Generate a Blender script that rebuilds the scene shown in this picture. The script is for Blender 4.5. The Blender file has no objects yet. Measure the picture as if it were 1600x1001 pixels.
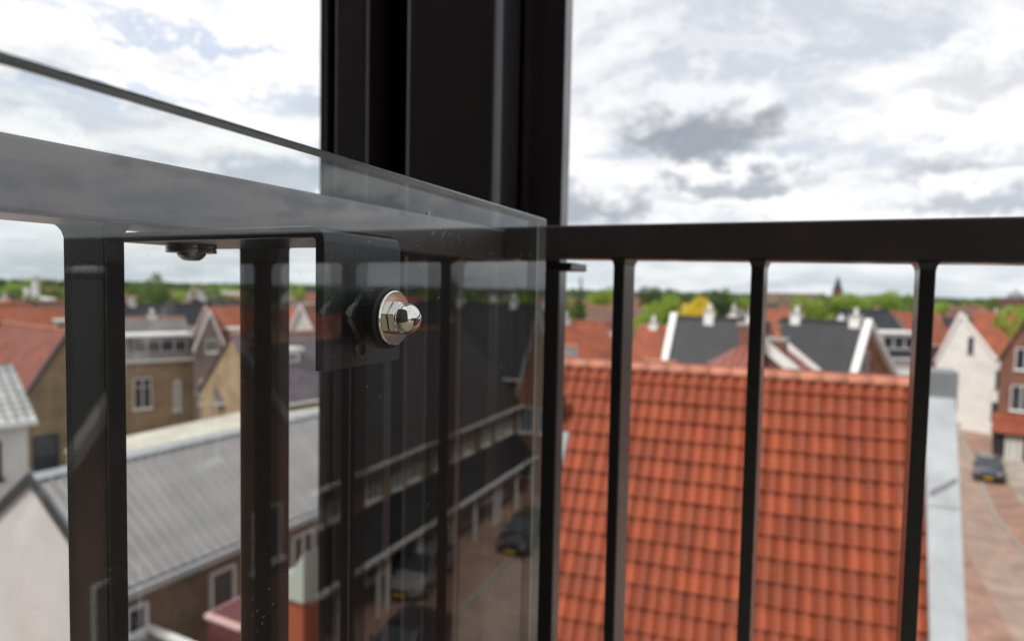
import bpy, bmesh, math, random
from mathutils import Vector, Matrix
from mathutils import noise as mnoise
PI = math.pi
S = bpy.context.scene
C = bpy.context.collection
random.seed(7)

# ------------------------------------------------------------------ camera
F = Vector((-.45070, .89123, -.05078)).normalized()
R = Vector((.89176, .45209, .01967)).normalized()
U = R.cross(F).normalized()
R = F.cross(U).normalized()
CAM = Vector((0, 0, 13.0))
FPX = 990.8
cd = bpy.data.cameras.new('camera'); cam = bpy.data.objects.new('camera', cd); C.objects.link(cam)
cd.sensor_width = 36; cd.lens = 36 * FPX / 1600
cam.matrix_world = Matrix(((R.x, U.x, -F.x, CAM.x), (R.y, U.y, -F.y, CAM.y), (R.z, U.z, -F.z, CAM.z), (0, 0, 0, 1)))
cd.clip_start = .01; cd.clip_end = 6000
cd.dof.use_dof = True; cd.dof.focus_distance = .285; cd.dof.aperture_fstop = 7.5
cd.dof.aperture_blades = 0
S.camera = cam


def at(px, py, depth):
    """point of the place that lies `depth` metres along the view axis"""
    return CAM + (F + R * ((px - 800) / FPX) + U * ((500.5 - py) / FPX)) * depth


def on_z(px, py, z):
    d = F + R * ((px - 800) / FPX) + U * ((500.5 - py) / FPX)
    return CAM + d * ((z - CAM.z) / d.z)


# ------------------------------------------------------------------ world
W = bpy.data.worlds.new('World'); S.world = W; W.use_nodes = True
nt = W.node_tree; N = nt.nodes; Lk = nt.links; N.clear()
SUN_EL, SUN_AZ = math.radians(48), math.radians(207)      # azimuth clockwise from +Y


def nd(t, **k):
    n = N.new(t)
    for a, b in k.items(): setattr(n, a, b)
    return n


def mth(op, a, b=None, c=None, clamp=False):
    n = nd('ShaderNodeMath', operation=op); n.use_clamp = clamp
    for i, v in enumerate((a, b, c)):
        if v is None: continue
        if isinstance(v, (int, float)): n.inputs[i].default_value = v
        else: Lk.new(v, n.inputs[i])
    return n.outputs[0]


def ramp01(v, lo, hi):
    n = nd('ShaderNodeMapRange', interpolation_type='SMOOTHSTEP')
    Lk.new(v, n.inputs['Value']); n.inputs['From Min'].default_value = lo; n.inputs['From Max'].default_value = hi
    return n.outputs['Result']


def mixc(f, a, b):
    n = nd('ShaderNodeMix', data_type='RGBA')
    if isinstance(f, (int, float)): n.inputs['Factor'].default_value = f
    else: Lk.new(f, n.inputs['Factor'])
    for s, v in ((6, a), (7, b)):
        if isinstance(v, tuple): n.inputs[s].default_value = (*v, 1)
        else: Lk.new(v, n.inputs[s])
    return n.outputs[2]


sky = nd('ShaderNodeTexSky', sky_type='NISHITA'); sky.sun_disc = False
sky.sun_elevation = SUN_EL; sky.sun_rotation = SUN_AZ
tc = nd('ShaderNodeTexCoord'); sep = nd('ShaderNodeSeparateXYZ'); Lk.new(tc.outputs['Generated'], sep.inputs[0])
dx, dy, dz = sep.outputs
az = mth('ARCTAN2', dx, dy); el = mth('ARCSINE', dz)
zz = mth('ADD', mth('MAXIMUM', dz, 0), .16)
px_, py_ = mth('DIVIDE', dx, zz), mth('DIVIDE', dy, zz)


def noise(x, y, z, scale, detail=6, rough=.55, dist=0.):
    cmb = nd('ShaderNodeCombineXYZ')
    for i, v in enumerate((x, y, z)):
        if isinstance(v, (int, float)): cmb.inputs[i].default_value = v
        else: Lk.new(v, cmb.inputs[i])
    n = nd('ShaderNodeTexNoise'); n.inputs['Scale'].default_value = scale; n.inputs['Detail'].default_value = detail
    n.inputs['Roughness'].default_value = rough; n.inputs['Distortion'].default_value = dist
    Lk.new(cmb.outputs[0], n.inputs['Vector'])
    return n.outputs['Fac']


nA = noise(px_, py_, 3.1, 1.3, 10, .68, .3)        # high thin layer
nB = noise(px_, py_, 9.7, 2.6, 10, .66, .2)         # lower heaps
nC = noise(px_, py_, 5.3, .45, 4, .5)
nW1 = noise(az, mth('MULTIPLY', el, 1.7), 1.3, 13, 9, .68)
nW2 = noise(az, mth('MULTIPLY', el, 1.7), 7.9, 11, 9, .68)
# high veil : white with pale blue grey openings
veil = mixc(ramp01(nA, .39, .60), (.66, .69, .745), (1.0, 1.0, 1.0))
veil = mixc(mth('MULTIPLY', ramp01(nC, .50, .66), .3), veil, (.75, .77, .80))
# lower heaps: brilliant tops, grey undersides
heap = mixc(ramp01(nB, .50, .70), (1.0, 1.0, 1.0), (.58, .60, .66))
col = mixc(mth('MULTIPLY', ramp01(nB, .50, .58), .75), veil, heap)
# horizon band: flat pale grey blue
hor = mth('SUBTRACT', 1, ramp01(el, .0, .13))
nH = noise(mth('MULTIPLY', az, 1.0), mth('MULTIPLY', el, 5.0), 2.2, 6, 6, .55)
horc = mixc(ramp01(nH, .42, .62), (.55, .62, .68), (.82, .85, .87))
col = mixc(mth('MULTIPLY', hor, .8), col, horc)
# individual cumulus clouds: azimuth, elevation, half width, half height, underside colour
CL = [(-.189, .255, .115, .060, (.30, .32, .36)), (-.140, .163, .10, .028, (.40, .43, .49)),
      (-.345, .152, .085, .050, (.38, .41, .46)), (.185, .180, .11, .060, (.45, .48, .54)),
      (.200, .285, .13, .040, (.68, .69, .72)), (.19, .135, .12, .03, (.50, .53, .58)),
      (-.80, .175, .13, .045, (.50, .55, .62)), (-1.12, .17, .10, .04, (.60, .65, .72)), (-.70, .21, .08, .035, (.62, .67, .74)),
      (.42, .24, .16, .06, (.42, .45, .50)), (.78, .20, .2, .05, (.45, .48, .53)), (1.15, .26, .16, .06, (.45, .48, .54)),
      (.60, .13, .12, .03, (.50, .53, .58)),
      (-1.17, .345, .10, .022, (.62, .68, .82)), (-.93, .33, .13, .016, (.60, .66, .80)), (-1.05, .24, .14, .014, (.66, .72, .84)), (-.80, .27, .08, .014, (.66, .71, .82))]
azw = mth('ADD', az, mth('MULTIPLY', mth('SUBTRACT', nW1, .5), .20))
elw = mth('ADD', el, mth('MULTIPLY', mth('SUBTRACT', nW2, .5), .15))
for (a, e, sa, se, cc) in CL:
    u = mth('DIVIDE', mth('SUBTRACT', azw, a), sa); v = mth('DIVIDE', mth('SUBTRACT', elw, e), se)
    r2 = mth('ADD', mth('MULTIPLY', u, u), mth('MULTIPLY', v, v))
    body = mth('SUBTRACT', 1, ramp01(r2, .55, 1.5))
    # underside darker than the crown of the cloud
    low = mth('SUBTRACT', 1, ramp01(mth('ADD', v, mth('MULTIPLY', mth('SUBTRACT', nW1, .5), 1.6)), -.40, .45))
    c2 = mixc(low, (1.0, 1.0, 1.0), cc)
    col = mixc(mth('MULTIPLY', body, .9), col, c2)
cov = mth('ADD', .86, mth('MULTIPLY', ramp01(nA, .38, .5), .12))
bg1 = nd('ShaderNodeBackground'); bg1.inputs['Strength'].default_value = .12; Lk.new(sky.outputs[0], bg1.inputs['Color'])
bg2 = nd('ShaderNodeBackground'); bg2.inputs['Strength'].default_value = 1.06; Lk.new(col, bg2.inputs['Color'])
mx = nd('ShaderNodeMixShader'); Lk.new(cov, mx.inputs[0]); Lk.new(bg1.outputs[0], mx.inputs[1]); Lk.new(bg2.outputs[0], mx.inputs[2])
wo = nd('ShaderNodeOutputWorld'); Lk.new(mx.outputs[0], wo.inputs['Surface'])

sl = bpy.data.lights.new('sun', 'SUN'); sun = bpy.data.objects.new('sun', sl); C.objects.link(sun)
sl.energy = 3.2; sl.angle = math.radians(10); sl.color = (1, .95, .88)
sd = Vector((math.sin(SUN_AZ) * math.cos(SUN_EL), math.cos(SUN_AZ) * math.cos(SUN_EL), math.sin(SUN_EL)))
sun.rotation_euler = sd.to_track_quat('Z', 'Y').to_euler()
S.view_settings.view_transform = 'Standard'; S.view_settings.look = 'None'
S.view_settings.exposure = .06; S.view_settings.gamma = 1
S.render.engine = 'CYCLES'


# ------------------------------------------------------------------ materials
def mat(name, color, rough=.6, metal=0., var=0., scale=5., bump=0., bscale=50., spec=.5, objvar=0., coat=0., darkscale=None):
    m = bpy.data.materials.new(name); m.use_nodes = True
    t = m.node_tree; b = t.nodes['Principled BSDF']
    b.inputs['Roughness'].default_value = rough; b.inputs['Metallic'].default_value = metal
    b.inputs['Specular IOR Level'].default_value = spec
    b.inputs['Coat Weight'].default_value = coat
    b.inputs['Base Color'].default_value = (*color, 1)
    co = t.nodes.new('ShaderNodeTexCoord')
    if var or objvar:
        mixn = t.nodes.new('ShaderNodeMix'); mixn.data_type = 'RGBA'; mixn.blend_type = 'MULTIPLY'
        mixn.inputs['Factor'].default_value = 1; mixn.inputs[6].default_value = (*color, 1)
        n = t.nodes.new('ShaderNodeTexNoise'); n.inputs['Scale'].default_value = scale; n.inputs['Detail'].default_value = 8
        n.inputs['Roughness'].default_value = .65
        t.links.new(co.outputs['Object'], n.inputs['Vector'])
        mr = t.nodes.new('ShaderNodeMapRange'); mr.inputs['From Min'].default_value = .3; mr.inputs['From Max'].default_value = .7
        mr.inputs['To Min'].default_value = 1 - var; mr.inputs['To Max'].default_value = 1 + var
        t.links.new(n.outputs['Fac'], mr.inputs['Value'])
        last = mr.outputs[0]
        if objvar:
            oi = t.nodes.new('ShaderNodeObjectInfo'); m2 = t.nodes.new('ShaderNodeMapRange')
            m2.inputs['To Min'].default_value = 1 - objvar; m2.inputs['To Max'].default_value = 1 + objvar
            t.links.new(oi.outputs['Random'], m2.inputs['Value'])
            mm = t.nodes.new('ShaderNodeMath'); mm.operation = 'MULTIPLY'
            t.links.new(last, mm.inputs[0]); t.links.new(m2.outputs[0], mm.inputs[1]); last = mm.outputs[0]
        t.links.new(last, mixn.inputs[7]); t.links.new(mixn.outputs[2], b.inputs['Base Color'])
    if bump:
        n = t.nodes.new('ShaderNodeTexNoise'); n.inputs['Scale'].default_value = bscale; n.inputs['Detail'].default_value = 4
        t.links.new(co.outputs['Object'], n.inputs['Vector'])
        bp = t.nodes.new('ShaderNodeBump'); bp.inputs['Strength'].default_value = bump; bp.inputs['Distance'].default_value = .002
        t.links.new(n.outputs['Fac'], bp.inputs['Height']); t.links.new(bp.outputs[0], b.inputs['Normal'])
    return m


def brick_mat(name, c1, c2, mortar, wz=.065, wl=.22, ms=.012, flat=False, rough=.85, uv=False, bump=.4, bias=0.):
    m = bpy.data.materials.new(name); m.use_nodes = True
    t = m.node_tree; b = t.nodes['Principled BSDF']; b.inputs['Roughness'].default_value = rough
    co = t.nodes.new('ShaderNodeTexCoord')
    if uv:
        vec = co.outputs['UV']
    else:
        sp = t.nodes.new('ShaderNodeSeparateXYZ'); t.links.new(co.outputs['Object'], sp.inputs[0])
        cb = t.nodes.new('ShaderNodeCombineXYZ')
        if flat:
            t.links.new(sp.outputs[0], cb.inputs[0]); t.links.new(sp.outputs[1], cb.inputs[1])
        else:
            ad = t.nodes.new('ShaderNodeMath'); ad.operation = 'ADD'
            t.links.new(sp.outputs[0], ad.inputs[0]); t.links.new(sp.outputs[1], ad.inputs[1])
            t.links.new(ad.outputs[0], cb.inputs[0]); t.links.new(sp.outputs[2], cb.inputs[1])
        vec = cb.outputs[0]
    br = t.nodes.new('ShaderNodeTexBrick'); t.links.new(vec, br.inputs['Vector'])
    br.inputs['Color1'].default_value = (*c1, 1); br.inputs['Color2'].default_value = (*c2, 1); br.inputs['Mortar'].default_value = (*mortar, 1)
    br.inputs['Scale'].default_value = 1; br.inputs['Brick Width'].default_value = wl; br.inputs['Row Height'].default_value = wz
    br.inputs['Mortar Size'].default_value = ms; br.inputs['Bias'].default_value = bias
    if uv: br.offset = 0.
    n = t.nodes.new('ShaderNodeTexNoise'); n.inputs['Scale'].default_value = .9; n.inputs['Detail'].default_value = 8
    t.links.new(co.outputs['Object'], n.inputs['Vector'])
    mr = t.nodes.new('ShaderNodeMapRange'); mr.inputs['From Min'].default_value = .3; mr.inputs['From Max'].default_value = .7
    mr.inputs['To Min'].default_value = .72; mr.inputs['To Max'].default_value = 1.25
    t.links.new(n.outputs['Fac'], mr.inputs['Value'])
    mx_ = t.nodes.new('ShaderNodeMix'); mx_.data_type = 'RGBA'; mx_.blend_type = 'MULTIPLY'; mx_.inputs['Factor'].default_value = 1
    t.links.new(br.outputs['Color'], mx_.inputs[6]); t.links.new(mr.outputs[0], mx_.inputs[7])
    t.links.new(mx_.outputs[2], b.inputs['Base Color'])
    bp = t.nodes.new('ShaderNodeBump'); bp.inputs['Strength'].default_value = bump; bp.inputs['Distance'].default_value = .02
    bp.invert = True
    t.links.new(br.outputs['Fac'], bp.inputs['Height']); t.links.new(bp.outputs[0], b.inputs['Normal'])
    return m


M = {}
M['rail'] = mat('anthracite_powder_coat', (.0095, .0100, .0125), .36, 0, .25, 30, .22, 900, .45)
M['handrail'] = mat('anthracite_with_brown_sheen', (.060, .044, .047), .4, 0, .22, 22, .22, 900, .45)  # lighter copy of the rail coat, brownish reflection put into the colour
M['column'] = mat('satin_black_steel_paint', (.022, .0168, .018), .34, 0, .25, 9, .12, 500, .5)
for k_, cw in (('rail', .5), ('handrail', .6), ('column', .9)):
    M[k_].node_tree.nodes['Principled BSDF'].inputs['Coat Weight'].default_value = cw
    M[k_].node_tree.nodes['Principled BSDF'].inputs['Coat Roughness'].default_value = .2
M['chrome'] = mat('polished_stainless', (.72, .70, .66), .06, 1, .05, 40)
M['steel'] = mat('brushed_stainless', (.42, .40, .37), .3, 1, .2, 60, .1, 400)
M['rubber'] = mat('black_rubber', (.012, .012, .013), .5, 0, .2, 60)
M['tile'] = mat('orange_clay_tile', (.25, .049, .016), .6, 0, .24, 4.5, .3, 60, .35, .24)
M['ridge'] = mat('pale_orange_clay_ridge', (.42, .16, .10), .6, 0, .2, 4, .3, 60, .35, .1)
M['zinc'] = mat('pale_zinc_sheet', (.44, .465, .485), .42, .15, .12, 1.2, .1, 8)
M['zincdark'] = mat('grey_zinc_sheet', (.20, .21, .22), .5, .1, .15, 2)
M['metalroof'] = mat('grey_ribbed_sheet', (.29, .285, .29), .42, .15, .26, .9, .1, 8, .5, .06)
M['render'] = mat('pinkish_grey_render', (.53, .49, .49), .9, 0, .07, .7, .3, 25)
M['white'] = mat('white_paint', (.74, .74, .72), .6, 0, .08, 1.5)
M['whitewall'] = mat('white_render', (.70, .69, .66), .9, 0, .08, .8)
M['cream'] = mat('cream_roofing', (.55, .53, .45), .9, 0, .22, .35)
M['verge'] = mat('dark_verge_board', (.03, .03, .033), .5, 0, .2, 3)
M['glasspane'] = mat('window_pane_glass', (.035, .042, .05), .08, 0, .3, .6, spec=.7)
M['curtain'] = mat('pale_blind', (.45, .46, .42), .8, 0, .1, 3)
M['greenpane'] = mat('pale_green_blind', (.33, .42, .36), .6, 0, .1, 3)
M['black'] = mat('black_boarding', (.02, .02, .022), .5)
M['asphalt'] = mat('asphalt', (.085, .082, .082), .9, 0, .2, .6)
M['kerb'] = mat('concrete_kerb', (.36, .34, .32), .9, 0, .15, 2)
M['ground'] = mat('town_ground', (.13, .125, .10), .95, 0, .35, .05)
M['trunk'] = mat('bark', (.09, .065, .045), .9, 0, .3, 8)
M['brick_red'] = brick_mat('red_brick', (.24, .060, .032), (.17, .04, .025), (.20, .15, .12))
M['brick_dark'] = brick_mat('dark_red_brick', (.15, .055, .042), (.105, .04, .034), (.10, .08, .07))
M['brick_tan'] = brick_mat('tan_brick', (.40, .27, .145), (.32, .205, .11), (.24, .2, .15))
M['brick_brown'] = brick_mat('brown_brick', (.28, .19, .12), (.21, .14, .09), (.18, .14, .11))
M['brick_pink'] = brick_mat('greyish_pink_brick', (.28, .2, .18), (.22, .16, .14), (.25, .2, .18))
M['brick_orange'] = brick_mat('orange_brick', (.32, .095, .04), (.25, .07, .03), (.22, .15, .1))
M['paver'] = brick_mat('clay_pavers', (.42, .25, .185), (.34, .20, .15), (.19, .13, .1), wz=.1, wl=.21, ms=.006, flat=True)
M['paver_grey'] = brick_mat('grey_pavers', (.44, .32, .26), (.38, .275, .22), (.24, .18, .15), wz=.1, wl=.21, ms=.01, flat=True)
M['flag'] = brick_mat('pale_flagstones', (.42, .36, .30), (.36, .31, .26), (.2, .17, .14), wz=.3, wl=.3, ms=.01, flat=True)


def roofmat(n, c, k=.72, rough=.6):
    return brick_mat(n, c, tuple(v * .82 for v in c), tuple(v * .3 for v in c), wz=.34, wl=.3, ms=.035, uv=True, rough=rough, bump=.7)


M['r_dark'] = roofmat('dark_slate_grey_tiles', (.020, .022, .029), rough=.6)
M['r_darker'] = roofmat('black_glazed_tiles', (.026, .028, .034), rough=.45)
M['r_terrace'] = roofmat('dull_dark_brown_grey_tiles', (.050, .045, .045), rough=.5)
M['r_white'] = roofmat('pale_grey_white_tiles', (.55, .55, .55))
M['r_orange'] = roofmat('orange_tiles', (.36, .085, .032))
M['r_red'] = roofmat('red_tiles', (.29, .07, .038))
M['r_pink'] = roofmat('faded_pink_red_tiles', (.33, .10, .07))
M['r_brown'] = roofmat('brown_tiles', (.16, .08, .055))
M['r_grey'] = roofmat('weathered_grey_tiles', (.22, .20, .19))
M['r_purple'] = roofmat('purple_grey_tiles', (.15, .12, .14))


def weather(m, c2, scale, lo, hi, amt):
    t = m.node_tree; b = t.nodes['Principled BSDF']; src = b.inputs['Base Color'].links[0].from_socket
    geo = t.nodes.new('ShaderNodeNewGeometry'); n = t.nodes.new('ShaderNodeTexNoise'); n.inputs['Scale'].default_value = scale; n.inputs['Detail'].default_value = 8; n.inputs['Roughness'].default_value = .7
    t.links.new(geo.outputs['Position'], n.inputs['Vector'])
    mr = t.nodes.new('ShaderNodeMapRange'); mr.inputs['From Min'].default_value = lo; mr.inputs['From Max'].default_value = hi; mr.inputs['To Max'].default_value = amt
    t.links.new(n.outputs['Fac'], mr.inputs['Value'])
    mx_ = t.nodes.new('ShaderNodeMix'); mx_.data_type = 'RGBA'; t.links.new(mr.outputs[0], mx_.inputs['Factor'])
    t.links.new(src, mx_.inputs[6]); mx_.inputs[7].default_value = (*c2, 1); t.links.new(mx_.outputs[2], b.inputs['Base Color'])


weather(M['tile'], (.17, .06, .03), 2.2, .5, .75, .45)
weather(M['tile'], (.42, .26, .2), 7.5, .66, .76, .5)
weather(M['ridge'], (.2, .17, .13), 3, .5, .72, .6)
weather(M['metalroof'], (.2, .2, .19), .9, .5, .75, .4)
weather(M['cream'], (.3, .29, .24), .6, .45, .7, .7)
weather(M['whitewall'], (.45, .43, .38), .7, .5, .75, .5)
weather(M['render'], (.38, .34, .33), .6, .5, .75, .5)
weather(M['paver_grey'], (.30, .23, .19), .35, .45, .7, .4)
weather(M['paver'], (.24, .17, .14), .35, .45, .7, .5)
weather(M['zinc'], (.27, .28, .29), 1.4, .5, .72, .6)


def leaf_mat(n, c):
    m = mat(n, c, .6, 0, .4, 1.2)
    t = m.node_tree; b = t.nodes['Principled BSDF']; out = t.nodes['Material Output']
    tr = t.nodes.new('ShaderNodeBsdfTranslucent'); tr.inputs['Color'].default_value = (*[v * 1.5 for v in c], 1)
    ms = t.nodes.new('ShaderNodeMixShader'); ms.inputs[0].default_value = .35
    t.links.new(b.outputs[0], ms.inputs[1]); t.links.new(tr.outputs[0], ms.inputs[2]); t.links.new(ms.outputs[0], out.inputs['Surface'])
    return m


M['leaf_dark'] = leaf_mat('dark_leaves', (.05, .09, .022))
M['leaf_mid'] = leaf_mat('mid_green_leaves', (.12, .19, .03))
M['leaf_light'] = leaf_mat('spring_green_leaves', (.25, .34, .045))
M['leaf_yellow'] = leaf_mat('yellow_blossom', (.62, .48, .03))


def glass_mat():
    m = bpy.data.materials.new('clear_balustrade_glass'); m.use_nodes = True
    t = m.node_tree; t.nodes.clear()
    out = t.nodes.new('ShaderNodeOutputMaterial')
    tr = t.nodes.new('ShaderNodeBsdfTransparent'); tr.inputs['Color'].default_value = (.985, .995, .99, 1)
    gl = t.nodes.new('ShaderNodeBsdfGlossy'); gl.inputs['Roughness'].default_value = .0
    fr = t.nodes.new('ShaderNodeFresnel'); fr.inputs['IOR'].default_value = 1.56
    # Fresnel from either side of the sheet behaves alike (a thin pane)
    geo = t.nodes.new('ShaderNodeNewGeometry')
    dt = t.nodes.new('ShaderNodeVectorMath'); dt.operation = 'DOT_PRODUCT'
    t.links.new(geo.outputs['Incoming'], dt.inputs[0]); t.links.new(geo.outputs['Normal'], dt.inputs[1])
    ab = t.nodes.new('ShaderNodeMath'); ab.operation = 'ABSOLUTE'; t.links.new(dt.outputs['Value'], ab.inputs[0])
    om = t.nodes.new('ShaderNodeMath'); om.operation = 'SUBTRACT'; om.inputs[0].default_value = 1; t.links.new(ab.outputs[0], om.inputs[1])
    pw = t.nodes.new('ShaderNodeMath'); pw.operation = 'POWER'; pw.inputs[1].default_value = 5; t.links.new(om.outputs[0], pw.inputs[0])
    sc = t.nodes.new('ShaderNodeMath'); sc.operation = 'MULTIPLY_ADD'; sc.inputs[1].default_value = .92; sc.inputs[2].default_value = .078
    t.links.new(pw.outputs[0], sc.inputs[0])
    t.nodes.remove(fr)
    mx1 = t.nodes.new('ShaderNodeMixShader'); t.links.new(sc.outputs[0], mx1.inputs[0]); t.links.new(tr.outputs[0], mx1.inputs[1]); t.links.new(gl.outputs[0], mx1.inputs[2])
    # dust: fine specks, thin film and a few water marks
    co = t.nodes.new('ShaderNodeTexCoord')
    vo = t.nodes.new('ShaderNodeTexVoronoi'); vo.inputs['Scale'].default_value = 230; t.links.new(co.outputs['Object'], vo.inputs['Vector'])
    lt = t.nodes.new('ShaderNodeMath'); lt.operation = 'LESS_THAN'; lt.inputs[1].default_value = .09; t.links.new(vo.outputs['Distance'], lt.inputs[0])
    n2 = t.nodes.new('ShaderNodeTexNoise'); n2.inputs['Scale'].default_value = 22; n2.inputs['Detail'].default_value = 5; t.links.new(co.outputs['Object'], n2.inputs['Vector'])
    mr = t.nodes.new('ShaderNodeMapRange'); mr.inputs['From Min'].default_value = .52; mr.inputs['From Max'].default_value = .72; mr.inputs['To Max'].default_value = .3
    t.links.new(n2.outputs['Fac'], mr.inputs['Value'])
    mu = t.nodes.new('ShaderNodeMath'); mu.operation = 'MULTIPLY'; t.links.new(lt.outputs[0], mu.inputs[0]); t.links.new(mr.outputs[0], mu.inputs[1])
    ad = t.nodes.new('ShaderNodeMath'); ad.operation = 'ADD'; t.links.new(mu.outputs[0], ad.inputs[0])
    n3 = t.nodes.new('ShaderNodeTexNoise'); n3.inputs['Scale'].default_value = 5; n3.inputs['Detail'].default_value = 7; t.links.new(co.outputs['Object'], n3.inputs['Vector'])
    m3 = t.nodes.new('ShaderNodeMapRange'); m3.inputs['From Min'].default_value = .4; m3.inputs['From Max'].default_value = .75; m3.inputs['To Min'].default_value = .001; m3.inputs['To Max'].default_value = .008
    t.links.new(n3.outputs['Fac'], m3.inputs['Value']); t.links.new(m3.outputs[0], ad.inputs[1])
    df = t.nodes.new('ShaderNodeBsdfDiffuse'); df.inputs['Color'].default_value = (.55, .56, .55, 1)
    mx2 = t.nodes.new('ShaderNodeMixShader'); t.links.new(ad.outputs[0], mx2.inputs[0]); t.links.new(mx1.outputs[0], mx2.inputs[1]); t.links.new(df.outputs[0], mx2.inputs[2])
    t.links.new(mx2.outputs[0], out.inputs['Surface'])
    return m


M['glass'] = glass_mat()
M['glassedge'] = mat('ground_glass_edge', (.05, .065, .06), .2, 0, .2, 60, spec=.8)


# ------------------------------------------------------------------ mesh helpers
class MB:
    """collects vertices and faces, links them as one mesh object"""
    def __init__(s): s.v = []; s.f = []; s.uv = {}

    def quad(s, *p, uv=None):
        k = len(s.v); s.v += [tuple(q) for q in p]; s.f.append(tuple(range(k, k + len(p))))
        if uv: s.uv[len(s.f) - 1] = uv
        return s

    def box(s, a, b):
        (x0, y0, z0), (x1, y1, z1) = a, b
        x0, x1 = min(x0, x1), max(x0, x1); y0, y1 = min(y0, y1), max(y0, y1); z0, z1 = min(z0, z1), max(z0, z1)
        k = len(s.v)
        s.v += [(x0, y0, z0), (x1, y0, z0), (x1, y1, z0), (x0, y1, z0), (x0, y0, z1), (x1, y0, z1), (x1, y1, z1), (x0, y1, z1)]
        for f in ((0, 3, 2, 1), (4, 5, 6, 7), (0, 1, 5, 4), (1, 2, 6, 5), (2, 3, 7, 6), (3, 0, 4, 7)): s.f.append(tuple(k + i for i in f))
        return s

    def prism(s, pts, d):
        """polygon pts (3D list) extruded by vector d"""
        k = len(s.v); n = len(pts); d = Vector(d)
        s.v += [tuple(p) for p in pts] + [tuple(Vector(p) + d) for p in pts]
        s.f.append(tuple(k + i for i in reversed(range(n)))); s.f.append(tuple(k + n + i for i in range(n)))
        for i in range(n): j = (i + 1) % n; s.f.append((k + i, k + j, k + n + j, k + n + i))
        return s

    def tube(s, a, b, r0, r1=None, n=8, caps=True):
        a = Vector(a); b = Vector(b); r1 = r0 if r1 is None else r1
        d = (b - a).normalized(); x = d.orthogonal().normalized(); y = d.cross(x); k = len(s.v)
        for p, r in ((a, r0), (b, r1)):
            for i in range(n):
                t = 2 * PI * i / n; s.v.append(tuple(p + (x * math.cos(t) + y * math.sin(t)) * r))
        for i in range(n): j = (i + 1) % n; s.f.append((k + i, k + j, k + n + j, k + n + i))
        if caps: s.f.append(tuple(k + i for i in reversed(range(n)))); s.f.append(tuple(k + n + i for i in range(n)))
        return s

    def lathe(s, o, ax, prof, n=32):
        """prof: (distance along axis, radius)"""
        o = Vector(o); d = Vector(ax).normalized(); x = d.orthogonal().normalized(); y = d.cross(x); k = len(s.v)
        for (h, r) in prof:
            for i in range(n):
                t = 2 * PI * i / n; s.v.append(tuple(o + d * h + (x * math.cos(t) + y * math.sin(t)) * r))
        for q in range(len(prof) - 1):
            for i in range(n):
                j = (i + 1) % n; s.f.append((k + q * n + i, k + q * n + j, k + q * n + n + j, k + q * n + n + i))
        s.f.append(tuple(k + i for i in reversed(range(n)))); e = k + (len(prof) - 1) * n; s.f.append(tuple(e + i for i in range(n)))
        return s

    def mesh(s, name, mats, smooth=False):
        me = bpy.data.meshes.new(name); me.from_pydata(s.v, [], s.f); me.update()
        for m in (mats if isinstance(mats, (list, tuple)) else [mats]): me.materials.append(m)
        if s.uv:
            l = me.uv_layers.new(name='UVMap')
            for fi, uv in s.uv.items():
                p = me.polygons[fi]
                for li, c in zip(p.loop_indices, uv): l.data[li].uv = c
        if smooth:
            for p in me.polygons: p.use_smooth = True
        return me

    def build(s, name, mats, parent=None, bevel=0., smooth=False, seg=2):
        me = s.mesh(name, mats, smooth)
        o = link(name, me, parent)
        if bevel: bev(o, bevel, seg)
        return o


def link(name, me, parent=None):
    o = bpy.data.objects.new(name, me); C.objects.link(o)
    if parent: o.parent = parent
    return o


def bev(o, w, seg=2):
    b = o.modifiers.new('bevel', 'BEVEL'); b.width = w; b.segments = seg; b.limit_method = 'ANGLE'; b.angle_limit = math.radians(35)
    for p in o.data.polygons: p.use_smooth = True
    b.harden_normals = True


def tag(o, label=None, cat=None, group=None, kind=None):
    if label: o['label'] = label
    if cat: o['category'] = cat
    if group: o['group'] = group
    if kind: o['kind'] = kind
    return o


def empty(name, loc, rz=0.):
    o = bpy.data.objects.new(name, None); C.objects.link(o); o.location = loc; o.rotation_euler[2] = rz
    o.empty_display_size = .1
    return o


def copy_tree(root, loc, rz=None, scale=None):
    r = root.copy(); C.objects.link(r); r.location = loc
    if rz is not None: r.rotation_euler[2] = rz
    if scale is not None: r.scale = scale
    for ch in root.children:
        c = ch.copy(); C.objects.link(c); c.parent = r
        for g in ch.children:
            d = g.copy(); C.objects.link(d); d.parent = c
    return r


# ================================================================== SETTING
tag(MB().quad((-3000, -600, 0), (3000, -600, 0), (3000, 5200, 0), (-3000, 5200, 0)).build('ground', M['ground']), kind='structure')


def sheet(name, pts, z, m):
    return tag(MB().quad(*[(x, y, z) for x, y in pts]).build(name, m), kind='structure')



def slab(name, pts, h, m, d=None):
    return tag(MB().prism([(x, y, 0.) for x, y in pts], (0, 0, h)).build(name, m), kind='structure')


EDGE = [(10.5, 5), (9.3, 36), (9.0, 46), (10.7, 66), (12.6, 90)]      # right hand kerb line of the street
LEFT = [(6.6, 5), (6.6, 36), (6.6, 46), (8.4, 66), (10.2, 90)]
FAR_ = [(16.5, 5), (16.5, 36), (17, 46), (22, 66), (26, 90)]
NEAR_ = [(1.0, 5), (1.0, 36), (1.0, 46), (1.0, 66), (1.0, 90)]
off = lambda P_, d_: [(x + d_, y) for x, y in P_]
sheet('road', LEFT + EDGE[::-1], .004, M['paver_grey'])
slab('pavement', off(EDGE, .16) + FAR_[::-1], .12, M['paver'])
slab('pavement', NEAR_ + off(LEFT, -.16)[::-1], .12, M['paver'])
slab('kerb', EDGE + off(EDGE, .155)[::-1], .14, M['kerb'])
slab('kerb', off(LEFT, -.155) + LEFT[::-1], .14, M['paver'])
sheet('parking_bays', [(11.0, 49), (14.2, 49), (15.2, 64), (12.0, 64)], .128, M['flag'])
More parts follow.
